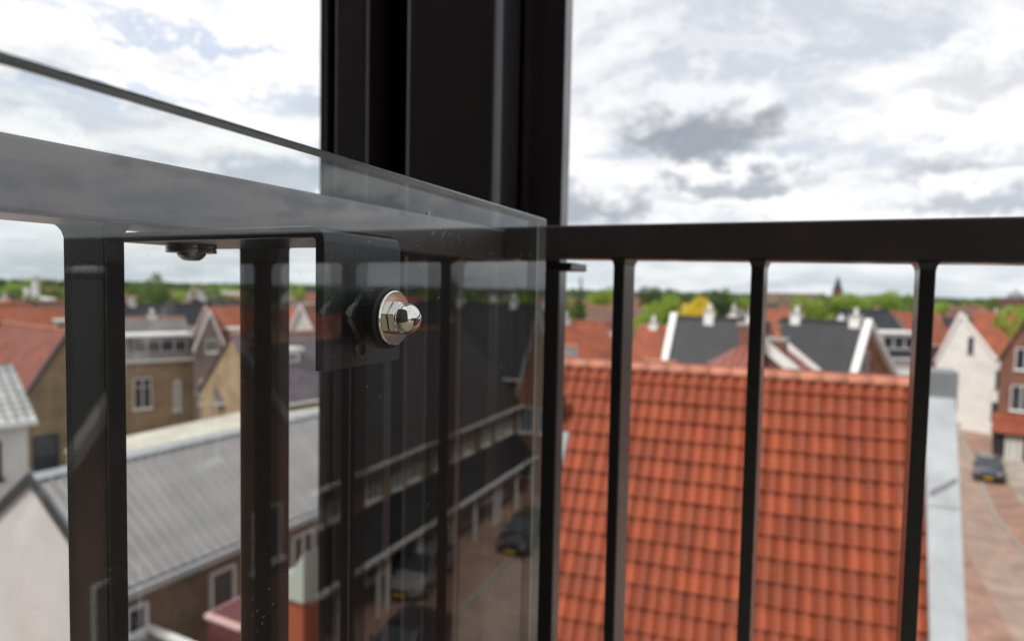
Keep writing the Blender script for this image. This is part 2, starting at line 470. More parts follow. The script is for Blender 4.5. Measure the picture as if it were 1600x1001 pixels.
slab('courtyard', [(-34, -4), (-14.9, -4), (-14.9, 45), (-34, 45)], .05, M['flag'])


# ================================================================== HOUSES
def window(parent, o, ux, w, h, nrm, frame='white', pane='glasspane', mull=1, sill=True, depth=.05, transom=False):
    """o: lower left corner of the opening on the wall, ux: unit vector along the wall, nrm: outward"""
    o = Vector(o); ux = Vector(ux); nrm = Vector(nrm); uz = Vector((0, 0, 1)); t = .07
    fr = MB()

    def bar(x0, x1, z0, z1, d0=-.02, d1=depth):
        fr.prism([o + ux * x0 + uz * z0 + nrm * d0, o + ux * x1 + uz * z0 + nrm * d0, o + ux * x1 + uz * z1 + nrm * d0, o + ux * x0 + uz * z1 + nrm * d0], nrm * (d1 - d0))
    bar(0, t, 0, h); bar(w - t, w, 0, h); bar(t, w - t, 0, t); bar(t, w - t, h - t, h)
    for k in range(mull):
        x = w * (k + 1) / (mull + 1); bar(x - t / 2, x + t / 2, t, h - t)
    if transom: bar(t, w - t, h * .7, h * .7 + t * .8, -.02, depth - .006)
    f = fr.build('window', M[frame], parent)
    p = MB(); p.prism([o + ux * (t * .9) + uz * (t * .9) + nrm * (-.015), o + ux * (w - t * .9) + uz * (t * .9) + nrm * (-.015),
                       o + ux * (w - t * .9) + uz * (h - t * .9) + nrm * (-.015), o + ux * (t * .9) + uz * (h - t * .9) + nrm * (-.015)], nrm * .03)
    p.build('pane', M[pane], f)
    if sill:
        q = MB(); q.prism([o - ux * .08 + uz * -.1 + nrm * -.02, o + ux * (w + .08) + uz * -.1 + nrm * -.02, o + ux * (w + .08) + nrm * -.02 + uz * -.004, o - ux * .08 + nrm * -.02 + uz * -.004], nrm * .16)
        q.build('sill', M[frame], f)
    return f


def house(name, label, A, B, depth, eave, ridge, wall, roof, cat='house', group=None, gable_front=False, verge=None, coping=None,
          wins=(), chim=(), gutter='white', over=.25, dorm=(), zb=0., sides=(0, 1), ridgecap=True, ridge_off=.5, thick=.14, vw=.28):
    """A, B: left and right ends of the front wall as seen from the front. wins: (face, u, z, w, h, kw)"""
    A = Vector((A[0], A[1], zb)); B = Vector((B[0], B[1], zb)); L = (Vector(B) - Vector(A)).length
    ang = math.atan2(B.y - A.y, B.x - A.x)
    r = empty(name, A, ang); tag(r, label, cat, group)
    W = depth; e = eave - zb; rd = ridge - zb; ro = ridge_off
    if not gable_front:
        prof = [(0, 0), (W, 0), (W, e), (W * ro, rd), (0, e)]
        w = MB().prism([(0, y, z) for y, z in prof], (L, 0, 0)); axis = 'x'
    else:
        prof = [(0, 0), (L, 0), (L, e), (L * ro, rd), (0, e)]
        w = MB().prism([(x, 0, z) for x, z in prof], (0, W, 0)); axis = 'y'
    wl = w.build('wall', M[wall], r)
    span = L if axis == 'y' else W; run = W if axis == 'y' else L

    def mp(c, a, z):  # c across the ridge, a along it
        return Vector((c, a, z)) if axis == 'y' else Vector((a, c, z))
    for side in (0, 1):
        c0, c1 = (0, span * ro) if side == 0 else (span, span * ro)
        dirc = -1 if side == 0 else 1
        slope = (rd - e) / abs(c1 - c0)
        ce = c0 + dirc * over; ze = e - over * slope
        ln = math.hypot(c1 - ce, rd - ze); rr_ = run + 2 * over
        nrm = Vector((dirc * slope, 0, 1)).normalized()
        nx = nrm.x * thick; nz = nrm.z * thick
        g = MB()
        a0, a1 = -over * .6, run + over * .6
        P = [mp(ce, a0, ze + .02), mp(ce, a1, ze + .02), mp(c1, a1, rd + .02), mp(c1, a0, rd + .02)]
        T = [mp(ce + nx, a0, ze + nz), mp(ce + nx, a1, ze + nz), mp(c1, a1, rd + nz * 1.1), mp(c1, a0, rd + nz * 1.1)]
        g.quad(*P)
        g.quad(*T, uv=[(0, 0), (a1 - a0, 0), (a1 - a0, ln), (0, ln)])
        for i in range(4): j = (i + 1) % 4; g.quad(P[i], P[j], T[j], T[i])
        g.build('roof', M[roof], r)
        if gutter:
            gu = MB(); p0 = mp(ce + dirc * .02, a0, ze - .02); p1 = mp(ce + dirc * .02, a1, ze - .02)
            q0 = mp(ce + dirc * .16, a0, ze - .02); off = Vector((0, 0, .13))
            gu.prism([p0, q0, q0 + off, p0 + off], p1 - p0); gu.build('gutter', M[gutter], r)
        vm = coping or verge
        if vm:
            for a in [(a0, a1)[i_] for i_ in sides]:
                vb = MB(); aa = a - vw / 2 if a == a0 else a - vw / 2
                h = .16 if coping else .06
                v0 = mp(ce, aa, ze - .06); v1 = mp(c1, aa, rd - .06); up = Vector((0, 0, .14 + thick + h)); ex = mp(0, vw, 0)
                vb.prism([v0, v1, v1 + up, v0 + up], ex); vb.build('coping' if coping else 'verge_board', M[vm], r)
    if ridgecap:
        MB().tube(mp(span * ro, -over * .5, rd + thick * .75), mp(span * ro, run + over * .5, rd + thick * .75), .11, n=8).build('ridge_cap', M[roof] if roof in ('r_dark', 'r_darker') else M['ridge'], r)
    faces = {'F': (Vector((0, 0, 0)), Vector((1, 0, 0)), Vector((0, -1, 0))), 'K': (Vector((L, W, 0)), Vector((-1, 0, 0)), Vector((0, 1, 0))),
             'L': (Vector((0, W, 0)), Vector((0, -1, 0)), Vector((-1, 0, 0))), 'R': (Vector((L, 0, 0)), Vector((0, 1, 0)), Vector((1, 0, 0)))}
    for wn in wins:
        fc, u, z, ww, hh = wn[:5]; kw = wn[5] if len(wn) > 5 else {}
        o, ux, n_ = faces[fc]
        window(r, o + ux * u + Vector((0, 0, z - zb)), ux, ww, hh, n_, **kw)
    for ch in chim:
        c, a, h = ch[:3]; cm = ch[3] if len(ch) > 3 else 'brick_red'
        zc = rd - abs(c - span * ro) * (rd - e) / (span * ro) - .4
        q = mp(c, a, zc)
        cb = MB().box((q.x - .3, q.y - .3, q.z), (q.x + .3, q.y + .3, rd + h)).build('chimney', M[cm], r)
        MB().box((q.x - .36, q.y - .36, rd + h + .002), (q.x + .36, q.y + .36, rd + h + .12)).build('chimney_cap', M['kerb'], cb)
        MB().lathe((q.x, q.y, rd + h + .12), (0, 0, 1), [(0, .13), (.3, .11), (.32, .15), (.42, .15), (.44, .02)], 10).build('chimney_pot', M['white' if cm == 'white' else 'ridge'], cb)
    for d in dorm:
        a, ww, z0, hh = d[:4]; dm = d[4] if len(d) > 4 else 'white'
        # flat roofed dormer on the front slope
        z0 -= zb; c_at = (z0 - e) / (rd - e) * span * ro
        p0 = mp(c_at, a, z0); depthd = min(span * ro - c_at + .3, hh / ((rd - e) / (span * ro)) + .5)
        bx = MB().box(p0 + Vector((0, .05, 0)), p0 + Vector((ww, depthd, hh))).build('dormer', M[dm], r)
        MB().box(p0 + Vector((-.2, -.25, hh + .003)), p0 + Vector((ww + .2, depthd, hh + .2))).build('dormer_roof', M['white'], bx)
        window(r, p0 + Vector((.15, .05, .25)), (1, 0, 0), ww - .3, hh - .45, (0, -1, 0), mull=max(1, int(ww / 1.1)), sill=False)
    return r


def v2(p): return (p.x, p.y)


def front(pa, pb, D, h=0.):
    """front wall ends: starts on sight line pa at depth D, runs square to heading h (degrees from +Y) to sight line pb"""
    a_ = at(pa, 500, D); t = math.radians(h); u_ = Vector((math.cos(t), -math.sin(t)))
    d = at(pb, 500, 1) - CAM; d = Vector((d.x, d.y)); A2 = Vector((a_.x, a_.y))
    k_ = (A2.x * d.y - A2.y * d.x) / (u_.y * d.x - u_.x * d.y)
    return (A2.x, A2.y), tuple(A2 + u_ * k_)


# ---- the big orange roof right in front ------------------------------------
RA = at(1440, 598, 10.8)
su = Vector((-.0035, .48, .8773)).normalized(); ru = Vector((-.9903, -.1391, 0)).normalized()
rn = ru.cross(-su).normalized()
if rn.z < 0: rn = -rn
RLEN = 8.4; TW, TC = .21, .357; NROW = 17; NCOL = int(RLEN / TW)
rh = empty('tiled_house', (RA.x, RA.y, 0)); tag(rh, 'house under the large steep orange clay tile roof right below the balcony', 'house')


def RP(a, t, h=0.): return RA + ru * a - su * t + rn * h - Vector((RA.x, RA.y, 0))


# body below the roof
tb = NROW * TC
backu = Vector((0, .48, -.8773))
pf = [RP(0, tb - .15, -.12), RP(0, .0, -.12)]
b0 = pf[0]; top = pf[1]; back = Vector((top.x, top.y + (top.z - b0.z) / .8773 * .48, b0.z))
body = [Vector((b0.x, b0.y, -0.0)), b0, top, back, Vector((back.x, back.y, 0))]
MB().prism(body, ru * RLEN).build('wall', M['brick_red'], rh)
MB().prism([RP(0, 0, -.10), RP(0, tb, -.10), RP(RLEN, tb, -.10), RP(RLEN, 0, -.10)], rn * .06).build('roof_underlay', M['verge'], rh)
bt = [top + Vector((0, .05, .05)), back + Vector((0, .3, -.4))]
MB().prism([bt[0], bt[1], bt[1] + ru * RLEN, bt[0] + ru * RLEN], (0, .1, .1)).build('rear_roof', M['r_orange'], rh)


def tile_mesh():
    g = MB(); n = 11; xs = [i / (n - 1) for i in range(n)]
    wd = TW + .012

    def zf(s): # pan tile: broad roll with a narrow valley
        return .058 * (math.sin(PI * min(1, max(0, (s - .13) / .74))) ** .55) - .008
    top_, bot = [], []
    for t, lift in ((-.05, .0), (TC, .052)):
        top_.append([Vector((s * wd, t, zf(s) + lift)) for s in xs]); bot.append([Vector((s * wd, t, zf(s) + lift - .016)) for s in xs])
    for i in range(n - 1):
        g.quad(top_[0][i], top_[1][i], top_[1][i + 1], top_[0][i + 1])
        g.quad(top_[1][i], bot[1][i], bot[1][i + 1], top_[1][i + 1])
    g.quad(top_[0][0], bot[0][0], bot[1][0], top_[1][0]); g.quad(top_[0][-1], top_[1][-1], bot[1][-1], bot[0][-1])
    return g


tg = tile_mesh(); tile_me = tg.mesh('roof_tile', M['tile'])
for p in tile_me.polygons: p.use_smooth = False


def px_of(P):
    d = P - CAM; z = d.dot(F); return 800 + FPX * d.dot(R) / z, 500.5 - FPX * d.dot(U) / z


cand = []
for i in range(NCOL):
    for j in range(NROW):
        P = RP(i * TW + TW / 2, j * TC + TC / 2) + Vector((RA.x, RA.y, 0)); x, y = px_of(P)
        vis = 860 < x < 1460 and y < 1030
        cand.append(((0 if vis else 1), (P - CAM).length, i, j))
cand.sort(); near = set((c[2], c[3]) for c in cand[:298])
Mt = Matrix((( ru.x, -su.x, rn.x, 0), (ru.y, -su.y, rn.y, 0), (ru.z, -su.z, rn.z, 0), (0, 0, 0, 1)))
# tile x runs along the ridge, y down the slope
rest = MB(); rng = random.Random(3)
for i in range(NCOL):
    for j in range(NROW):
        m = Matrix.Translation(RP(i * TW, j * TC, rng.uniform(-.003, .004))) @ Mt @ Matrix.Rotation(rng.uniform(-.012, .012), 4, 'Z') @ Matrix.Rotation(rng.uniform(-.012, .012), 4, 'X')
        if (i, j) in near:
            o = link('roof_tile', tile_me, rh); o.matrix_local = m
        else:
            k = len(rest.v); rest.v += [tuple(m @ Vector(v)) for v in tg.v]; rest.f += [tuple(k + q for q in f) for f in tg.f]
o = rest.build('roof_tile', M['tile'], rh); o['kind'] = 'stuff'
# ridge tiles
rg = MB(); RL = .38
for (h, rad) in ((0, .160), (RL + .03, .172)):
    for q in range(9):
        t = PI * (q / 8) ; rg.v.append((h, math.cos(t) * rad, math.sin(t) * rad * .95))
for q in range(8): rg.f.append((q, q + 1, q + 10, q + 9))
rgm = rg.mesh('ridge_tile', M['ridge'])
for p in rgm.polygons: p.use_smooth = True
Mr = Matrix(((ru.x, ru.cross(Vector((0, 0, 1))).x, 0, 0), (ru.y, ru.cross(Vector((0, 0, 1))).y, 0, 0), (0, 0, 1, 0), (0, 0, 0, 1)))
for k in range(int(RLEN / RL)):
    o = link('ridge_tile', rgm, rh); o.matrix_local = Matrix.Translation(RP(k * RL - .02, 0, 0) + Vector((0, .03, -.075))) @ Mr
    so = o.modifiers.new('thick', 'SOLIDIFY'); so.thickness = .02
# zinc clad verge parapet on the right
g = MB(); w0, w1 = -.46, -.02
g.prism([RP(w1, .28, .10), RP(w0, .28, .10), RP(w0 - .03, tb, .12), RP(w1, tb, .12)], -rn * .7)
zc = g.build('zinc_parapet', M['zinc'], rh, .01)
g = MB(); g.prism([RP(-.06, 1.85, .105), RP(-.42, 1.60, .105), RP(-.42, 1.67, .105), RP(-.06, 1.93, .105)], rn * .03)
g.build('seam_and_shadow', M['zincdark'], rh)  # dark diagonal strip stands in for the shadow line of a seam
for t_ in (2.05, 4.0):
    g = MB(); g.prism([RP(-.03, t_, .112), RP(-.45, t_, .112), RP(-.45, t_ + .03, .114), RP(-.03, t_ + .03, .114)], rn * .012); g.build('seam_and_shadow', M['zinc'], rh)
g = MB(); q0 = RP(-.03, .22, 0); g.box(q0 + Vector((0, 0, -.5)), q0 + Vector((.47, .6, .42))); g.build('zinc_box', M['zincdark'], rh, .01)
# vent pipe with flashing at the left
vp = RP(6.03, 1.35, .03)
MB().lathe(vp, (0, 0, 1), [(0, .06), (.50, .06), (.51, .09), (.58, .09), (.62, .03)], 14).build('vent_pipe', M['black'], rh)
g = MB(); g.prism([RP(5.85, 1.45, .065), RP(6.2, 1.45, .065), RP(6.2, 2.2, .09), RP(5.85, 2.2, .09)], rn * .012); g.build('vent_flashing', M['zincdark'], rh)

# ---- houses beyond the orange roof ------------------------------------------
# cross gable, red roof peak
P0 = at(1165, 538, 24)
c0 = v2(at(1195, 600, 21)); c1 = v2(at(1280, 600, 24))
house('gabled_house', 'small red roofed gable with red chimney and white verge just behind the orange ridge', *front(1180, 1272, 23, 8), 2.4, 9.7, 11.1,
      'brick_dark', 'r_pink', gable_front=True, coping='white', chim=[(.6, .9, 0.15)], gutter=None, ridge_off=.1, over=.05, ridgecap=False, vw=.12)
# the red slope to the left of it
g = MB(); a = at(1168, 533, 22.5); b = at(1040, 592, 22.0); c_ = at(1200, 592, 20.5)
hp = empty('hipped_house', (a.x, a.y, 0)); tag(hp, 'faded red pyramid shaped hip roof with brick chimney behind the orange ridge', 'house')
loc = lambda p: p - Vector((a.x, a.y, 0))
bl = loc(at(1035, 598, 21)); br_ = loc(at(1205, 606, 19)); bk = loc(at(1240, 590, 26)); bk2 = loc(at(1070, 585, 28)); ap = loc(a)
zb_ = min(bl.z, br_.z, bk.z, bk2.z)
for q in (bl, br_, bk, bk2): q.z = zb_
for p_, q_ in ((bl, br_), (br_, bk), (bk, bk2), (bk2, bl)):
    MB().quad(p_, q_, ap, uv=[(0, 0), (4, 0), (2, 4)]).build('roof', M['r_pink'], hp)
MB().prism([Vector((q.x * .93, q.y * .93, 0)) for q in (bl, br_, bk, bk2)], (0, 0, zb_ - .02)).build('wall', M['brick_dark'], hp)
cb = MB().box(ap + Vector((-.28, -.2, -.8)), ap + Vector((.28, .4, .55))).build('chimney', M['brick_red'], hp)
MB().box(ap + Vector((-.34, -.26, .552)), ap + Vector((.34, .46, .66))).build('chimney_cap', M['kerb'], cb)

# dark roofed pair with white copings
house('dark_roofed_house', 'dark tiled house with white coping on its left gable, left of the middle railing bar', *front(1037, 1172, 40, 2), 7.5, 6.6, 11.2,
      'brick_red', 'r_dark', coping='white', chim=[(3., 2.2, .5, 'white'), (3., 4.8, .35, 'white')], vw=.42, ridge_off=.4, sides=(0,))
house('dark_roofed_house', 'dark tiled house with white coping and a bare orange brick gable end', *front(1188, 1322, 40, 21), 10, 6.4, 11.2,
      'brick_orange', 'r_dark', coping='white', chim=[(3.2, .9, .45, 'white'), (3.2, 4.5, .45, 'white')], vw=.4, ridge_off=.31, sides=(1,),
      wins=[('R', 2.6, 8.0, 1.1, 1.6), ('R', 5.0, 6.3, 1.4, 1.1)])
house('dormered_house', 'dark slate roofed house with a long white dormer next to the brick gable', v2(at(1362, 560, 52)), v2(at(1440, 560, 52)), 10, 8.0, 11.5,
      'white', 'r_dark', dorm=[(1.0, 3.0, 8.35, 1.5)], wins=[('F', .6, 5.2, 1.2, 1.4), ('F', 2.4, 5.2, 1.2, 1.4)])
# orange roofs to the left of the first bar on the right
house('orange_roofed_house', 'orange roofed house between the black post and the first railing bar', v2(at(902, 560, 45)), v2(at(985, 560, 47)), 8, 7.0, 10.4,
      'brick_tan', 'r_orange', chim=[(4, .6, .3, 'white'), (4, 1.3, .3, 'white')], dorm=[], wins=[])
house('orange_roofed_house', 'orange roofed house with two skylights right of the first railing bar', v2(at(980, 562, 43)), v2(at(1040, 562, 42)), 8, 7.0, 10.3,
      'brick_tan', 'r_orange', chim=[(4, 1., .35, 'white')])
house('grey_roofed_house', 'low grey tiled house at the foot of the orange roofs beside the post', v2(at(830, 570, 34)), v2(at(905, 575, 34)), 6, 7.6, 9.6, 'brick_pink', 'r_grey')
house('flat_roofed_annexe', 'low annexe with white fascia below the orange roofs', v2(at(985, 575, 30)), v2(at(1030, 578, 29)), 3, 8.9, 9.5, 'brick_brown', 'r_brown', gutter='white')
# white gable house at the end of the street
wl_, wr_ = on_z(1467, 655, 0), on_z(1566, 668, 0)
wl_ = at(1466, 600, 66); wr_ = at(1566, 600, 66)
house('white_gable_house', 'tall white rendered gable house with three slim windows at the end of the street', *front(1466, 1566, 66, 8), 9, 6.3, 11.1, 'whitewall', 'r_orange',
      gable_front=True, coping='white', wins=[('F', 2.6, 7.3, .5, 1.7, dict(mull=0, frame='zincdark')), ('F', 5.0, 3.9, .6, 1.9, dict(mull=0, frame='zincdark')), ('F', 4.8, .6, .6, 2.0, dict(mull=0, frame='zincdark'))], over=.1, gutter=None, ridge_off=.36, vw=.3)
house('orange_roofed_house', 'wide bright orange roof between the white gable and the right edge of the picture', *front(1522, 1640, 76, 10), 10, 6.2, 11.0, 'brick_red', 'r_orange', chim=[(5, 6.5, .5)])
house('orange_roofed_house', 'orange red roof seen to the left of the white gable', v2(at(1440, 520, 82)), v2(at(1500, 520, 84)), 8, 6.8, 10.6, 'brick_pink', 'r_orange')
# brick house at right edge
bA, bB = [Vector((*q, 0)) for q in front(1567, 1690, 53, 13)]
house('red_brick_house', 'dark red brick gable house with white windows at the right edge above the street', v2(bA), v2(bB), 6, 8.0, 13.2, 'brick_red', 'r_orange', gable_front=True,
      wins=[('F', .95, 7.1, 1.3, 1.8), ('F', .8, 3.7, 1.4, 2.1), ('F', 4.0, 3.7, 1.4, 2.1)], over=.2, verge='brick_dark', gutter=None)
dirf = (Vector(v2(bB)) - Vector(v2(bA))).normalized(); nf = Vector((dirf.y, -dirf.x))
pA = Vector(v2(bA)) + nf * 2.6 + dirf * -.1; pB = Vector(v2(bB)) + nf * 2.6
house('garage_porch', 'black boarded garage with orange tiled lean-to roof beneath the brick gable', pA, pB, 2.55, 2.2, 3.3, 'black', 'r_orange', cat='garage', gutter='black',
      ridge_off=.94, wins=[('F', .8, .1, 1.1, 1.9, dict(pane='curtain', sill=False)), ('F', 2.8, .1, 2.0, 1.9, dict(pane='black', frame='zincdark', mull=0, sill=False))], ridgecap=False)
g = MB(); p0 = Vector((*v2(on_z(1500, 672, 0)), 0)); p1 = Vector((*v2(on_z(1556, 682, 0)), 0)); dd = (p1 - p0).normalized(); nn_ = Vector((-dd.y, dd.x, 0))
g.prism([p0, p1, p1 + nn_ * .25, p0 + nn_ * .25], (0, 0, 1.25)); o = g.build('garden_wall', M['whitewall']); tag(o, 'low white garden wall in front of the white gable', 'wall')

# ---- left of the column -------------------------------------------------------
# metal roofed building: gable wall faces us
Y0, Y1 = 8.6, 30.; XR, XE, XL = -17.72, -14.7, -20.9; ZR, ZE = 8.0, 5.95
mh = empty('metal_roofed_house', (XE, Y0, 0)); tag(mh, 'house with grey ribbed metal roof and pinkish grey gable wall in the lower left', 'house')
L3 = lambda x, y, z: Vector((x - XE, y - Y0, z))
MB().prism([L3(XL, Y0, 0), L3(XE, Y0, 0), L3(XE, Y0, ZE), L3(XR, Y0, ZR), L3(XL, Y0, ZE - .1)], (0, .25, 0)).build('gable_wall', M['render'], mh)
MB().prism([L3(XL + .05, Y0 + .26, 0), L3(XE - .05, Y0 + .26, 0), L3(XE - .05, Y0 + .26, ZE - .05), L3(XR, Y0 + .26, ZR - .08), L3(XL + .05, Y0 + .26, ZE - .15)], (0, Y1 - Y0 - .3, 0)).build('wall', M['brick_brown'], mh)
pw_ = .29; slope = Vector((XE + .28 - XR, 0, (ZE - .16) - ZR)); sn = Vector((-slope.z, 0, slope.x)).normalized()
pm = MB()
prof = [(0, 0), (.02, .0), (.04, .05), (.08, .05), (.11, 0), (.19, 0), (.205, .012), (.22, 0), (pw_, 0)]
base = L3(XR, Y0 - .05, ZR + .05)
for e_ in (0, 1):
    for (yy, hh) in prof: pm.v.append(tuple(slope * e_ + sn * hh + Vector((0, yy, 0))))
n_ = len(prof)
for q in range(n_ - 1): pm.f.append((q, n_ + q, n_ + q + 1, q + 1))
pm.quad(*[slope * 1. + sn * hh + Vector((0, yy, 0)) for yy, hh in prof][:n_], slope + Vector((0, pw_, 0)) - sn * .03, slope - sn * .03)
pme = pm.mesh('roof_panel', M['metalroof'])
for k in range(int((Y1 - Y0) / pw_)):
    o = link('roof_panel', pme, mh); o.location = base + Vector((0, k * pw_, 0))
s2 = L3(XL - .25, Y0, ZE - .3) - L3(XR, Y0, ZR)
MB().prism([L3(XR, Y0 - .05, ZR + .02), L3(XR, Y0 - .05, ZR + .08), L3(XL - .25, Y0 - .05, ZE - .2), L3(XL - .25, Y0 - .05, ZE - .26)], (0, Y1 - Y0, 0)).build('rear_roof', M['metalroof'], mh)
MB().prism([L3(XR - .22, Y0 - .06, ZR + .0), L3(XR, Y0 - .06, ZR + .14), L3(XR + .2, Y0 - .06, ZR + .0), L3(XR, Y0 - .06, ZR + .07)], (0, Y1 - Y0, 0)).build('ridge_flashing', M['zinc'], mh)
for sx, xe, ze in ((1, XE + .2, ZE - .13), (-1, XL - .2, ZE - .26)):
    MB().prism([L3(XR, Y0 - .14, ZR + .17), L3(xe, Y0 - .14, ze + .14), L3(xe, Y0 - .14, ze - .08), L3(XR, Y0 - .14, ZR - .06)], (0, .09, 0)).build('verge_board', M['verge'], mh)
MB().box(L3(XE + .22, Y0 - .05, ZE - .32), L3(XE + .42, Y1, ZE - .17)).build('gutter', M['zinc'], mh, .01)
MB().box(L3(XE, Y0 + .02, ZE - .48), L3(XE + .2, Y1, ZE - .33)).build('fascia', M['white'], mh)
for yy, z0, ww, hh in ((9.0, 3.6, .55, 1.6), (11.3, 4.0, .8, 1.15), (14.2, 4., .9, 1.15), (17.5, 4., .9, 1.15), (9.6, .6, 1.2, 1.6)):
    window(mh, L3(XE - .05, yy, z0), (0, 1, 0), ww, hh, (1, 0, 0), depth=.12, mull=0 if ww < .9 else 1)
MB().tube(L3(XE + .12, 12.75, 0), L3(XE + .12, 12.75, ZE - .3), .05).build('downpipe', M['zincdark'], mh)

# lean-to with white parapet and small maroon canopy below the brown wall
fp = on_z(235, 975, 4.6)
fl = empty('flat_roofed_outhouse', (fp.x, fp.y, 0)); tag(fl, 'flat roofed outhouse edged in white at the foot of the brown wall', 'outhouse')
MB().box((.05, -2.45, 0), (2.95, -.05, 4.45)).build('wall', M['brick_brown'], fl)
for a_, b_ in (((0, -.14, 4.452), (3, 0, 4.62)), ((0, -2.5, 4.452), (3, -2.36, 4.62)), ((0, -2.358, 4.452), (.14, -.142, 4.62)), ((2.86, -2.358, 4.452), (3, -.142, 4.62))):
    MB().box(a_, b_).build('roof_edge', M['white'], fl)
MB().box((.142, -2.356, 4.452), (2.858, -.144, 4.5)).build('roof_deck', M['r_purple'], fl)
cn = at(372, 975, 15.2); cp = empty('maroon_canopy', (cn.x, cn.y, 0)); tag(cp, 'small maroon canopy with pale pink rounded rim against the brown wall', 'canopy')
MB().box((-.55, -.55, cn.z + .22), (.75, .55, cn.z + .38)).build('rim', mat('pink_rim', (.5, .33, .31), .6), cp, .08)
MB().box((-.45, -.45, 0), (.65, .45, cn.z + .21)).build('wall', mat('maroon_board', (.08, .016, .02), .5), cp)
MB().box((-.42, -.42, cn.z + .385), (.62, .42, cn.z + .40)).build('deck', mat('maroon_felt', (.11, .03, .035), .8), cp)
# things glimpsed between second bar and column
gq = at(474, 905, 13.5); gt = empty('orange_shed', (gq.x, gq.y, 0)); tag(gt, 'orange shed with pale green white roof between the second bar and the column', 'shed')
MB().box((-.6, -.5, 0), (.5, .5, gq.z - .1)).build('wall', mat('orange_board', (.30, .065, .022), .6), gt)
MB().prism([Vector((-.75, -.65, gq.z - .08)), Vector((.65, -.65, gq.z - .08)), Vector((.65, -.65, gq.z + .95)), Vector((.35, -.65, gq.z + .5))], (0, 1.3, 0)).build('roof', mat('pale_green_sheet', (.38, .42, .38), .5), gt)

# cream flat roof building behind the metal roof
def flat(name, label, pts, h, wall, top_, cat='building', wins=()):
    cx = sum(p[0] for p in pts) / 4; cy = sum(p[1] for p in pts) / 4
    r = empty(name, (cx, cy, 0)); tag(r, label, cat)
    pl = [Vector((x - cx, y - cy, 0)) for x, y in pts]
    MB().prism(pl, (0, 0, h)).build('wall', M[wall], r)
    MB().prism([p * 1.01 + Vector((0, 0, h + .002)) for p in pl], (0, 0, .14)).build('roof_edge', M['kerb'], r)
    MB().prism([p * .97 + Vector((0, 0, h + .144)) for p in pl], (0, 0, .03)).build('roof', M[top_], r)
    return r


flat('flat_roofed_hall', 'long low hall with cream flat roof behind the ribbed metal roof', [(-33, 17.5), (-23.5, 15.5), (-24.5, 34), (-34, 34)], 4.6, 'brick_tan', 'cream')

# tan row with dormer and gable
hA, hB = at(196, 600, 47), at(306, 600, 50)
house('brown_brick_house', 'brown brick house with a wide white dormer between the left bars', v2(hA), v2(hB), 9, 7.1, 9.9, 'brick_tan', 'r_grey',
      dorm=[(.4, 4.0, 7.3, 1.45, 'black')], wins=[('F', .5, 3.4, 1.2, 2.3, dict(transom=True)), ('F', 3.2, 3.0, .5, 2.4, dict(mull=0, pane='curtain'))], chim=[(4.5, 2.5, .3, 'white')])
hC, hD = at(304, 600, 48.5), at(352, 600, 49.5)
house('gabled_house', 'brown brick house with white edged gable and round window between the left bars', v2(hC), v2(hD), 10, 7.8, 10.6, 'brick_pink', 'r_brown',
      gable_front=True, coping='white', wins=[('F', .35, 3.6, 1.6, 2.0, dict(pane='greenpane')), ('F', .8, 7.6, .8, 1.0)], over=.1, gutter=None, vw=.3)
house('orange_roofed_house', 'orange tiled house with white dormer left of the second bar', v2(at(352, 600, 54)), v2(at(410, 600, 56)), 8, 7.3, 10.6, 'brick_pink', 'r_orange', dorm=[(.6, 1.4, 7.6, 1.3)])
house('purple_roofed_house', 'low house with purple grey roof and yellowish patch left of the second bar', v2(at(338, 640, 43)), v2(at(396, 640, 44)), 5, 5.0, 7.2, 'brick_tan', 'r_purple', wins=[('F', 1.6, 3.1, .9, 1.5, dict(pane='curtain'))])
house('purple_roofed_house', 'long house with pale purple grey roof between second bar and column', v2(at(418, 600, 40)), v2(at(560, 600, 46)), 8, 5.4, 9.4, 'brick_tan', 'r_purple', dorm=[(2.6, 1.2, 7.4, 1.)])
house('white_gabled_house', 'white sided house with orange roof seen beside the column', v2(at(440, 560, 62)), v2(at(500, 560, 62)), 8, 7.0, 10.8, 'whitewall', 'r_red', gable_front=True, verge='white')
# left most group
house('tan_gabled_house', 'tan gable wall with orange roof left of the nearest bar', v2(at(38, 600, 43)), v2(at(130, 600, 46)), 12, 5.0, 9.3, 'brick_tan', 'r_red', gable_front=True, verge='verge', gutter=None, ridge_off=.75)
house('orange_roofed_house', 'broad orange red roof behind the white house at the left edge', v2(at(-60, 590, 50)), v2(at(60, 560, 56)), 10, 6.4, 9.8, 'brick_tan', 'r_red')
house('orange_roofed_house', 'orange roof with grey valley under the green trees at the left edge', v2(at(-90, 540, 66)), v2(at(100, 540, 72)), 9, 6.6, 9.4, 'brick_tan', 'r_orange', dorm=[(9.5, 2.2, 7.0, 1.2)])
house('white_house', 'white house with pale ribbed roof and black framed windows at the left edge', v2(at(-190, 700, 19.5)), v2(at(44, 700, 22.5)), 5, 8.1, 9.7, 'whitewall', 'r_white', gutter='white', over=.3,
      wins=[('F', 3.9, 6.1, .8, 1.3, dict(frame='black', mull=0)), ('F', 3.9, 3.9, .9, 1.5, dict(frame='black', mull=0)), ('F', 2.2, 6.1, .8, 1.3, dict(frame='black', mull=0))])
# silo and tank
sp = at(60, 470, 150)
so = empty('water_tank', (sp.x, sp.y, 0)); tag(so, 'white tank with slim white chimney in front of the green trees at far left', 'tank')
MB().lathe((0, 0, 0), (0, 0, 1), [(0, 3.5), (8.2, 3.5), (8.6, 3.0), (8.9, .4)], 20).build('tank', M['white'], so)
MB().lathe((1, -1, 8), (0, 0, 1), [(0, .8), (5.0, .7), (5.2, 1.2), (5.6, 1.2)], 12).build('chimney', M['white'], so)
MB().lathe((-5, 0, 0), (0, 0, 1), [(0, .7), (10.5, .6), (10.8, .7)], 12).build('pipe', M['white'], so)

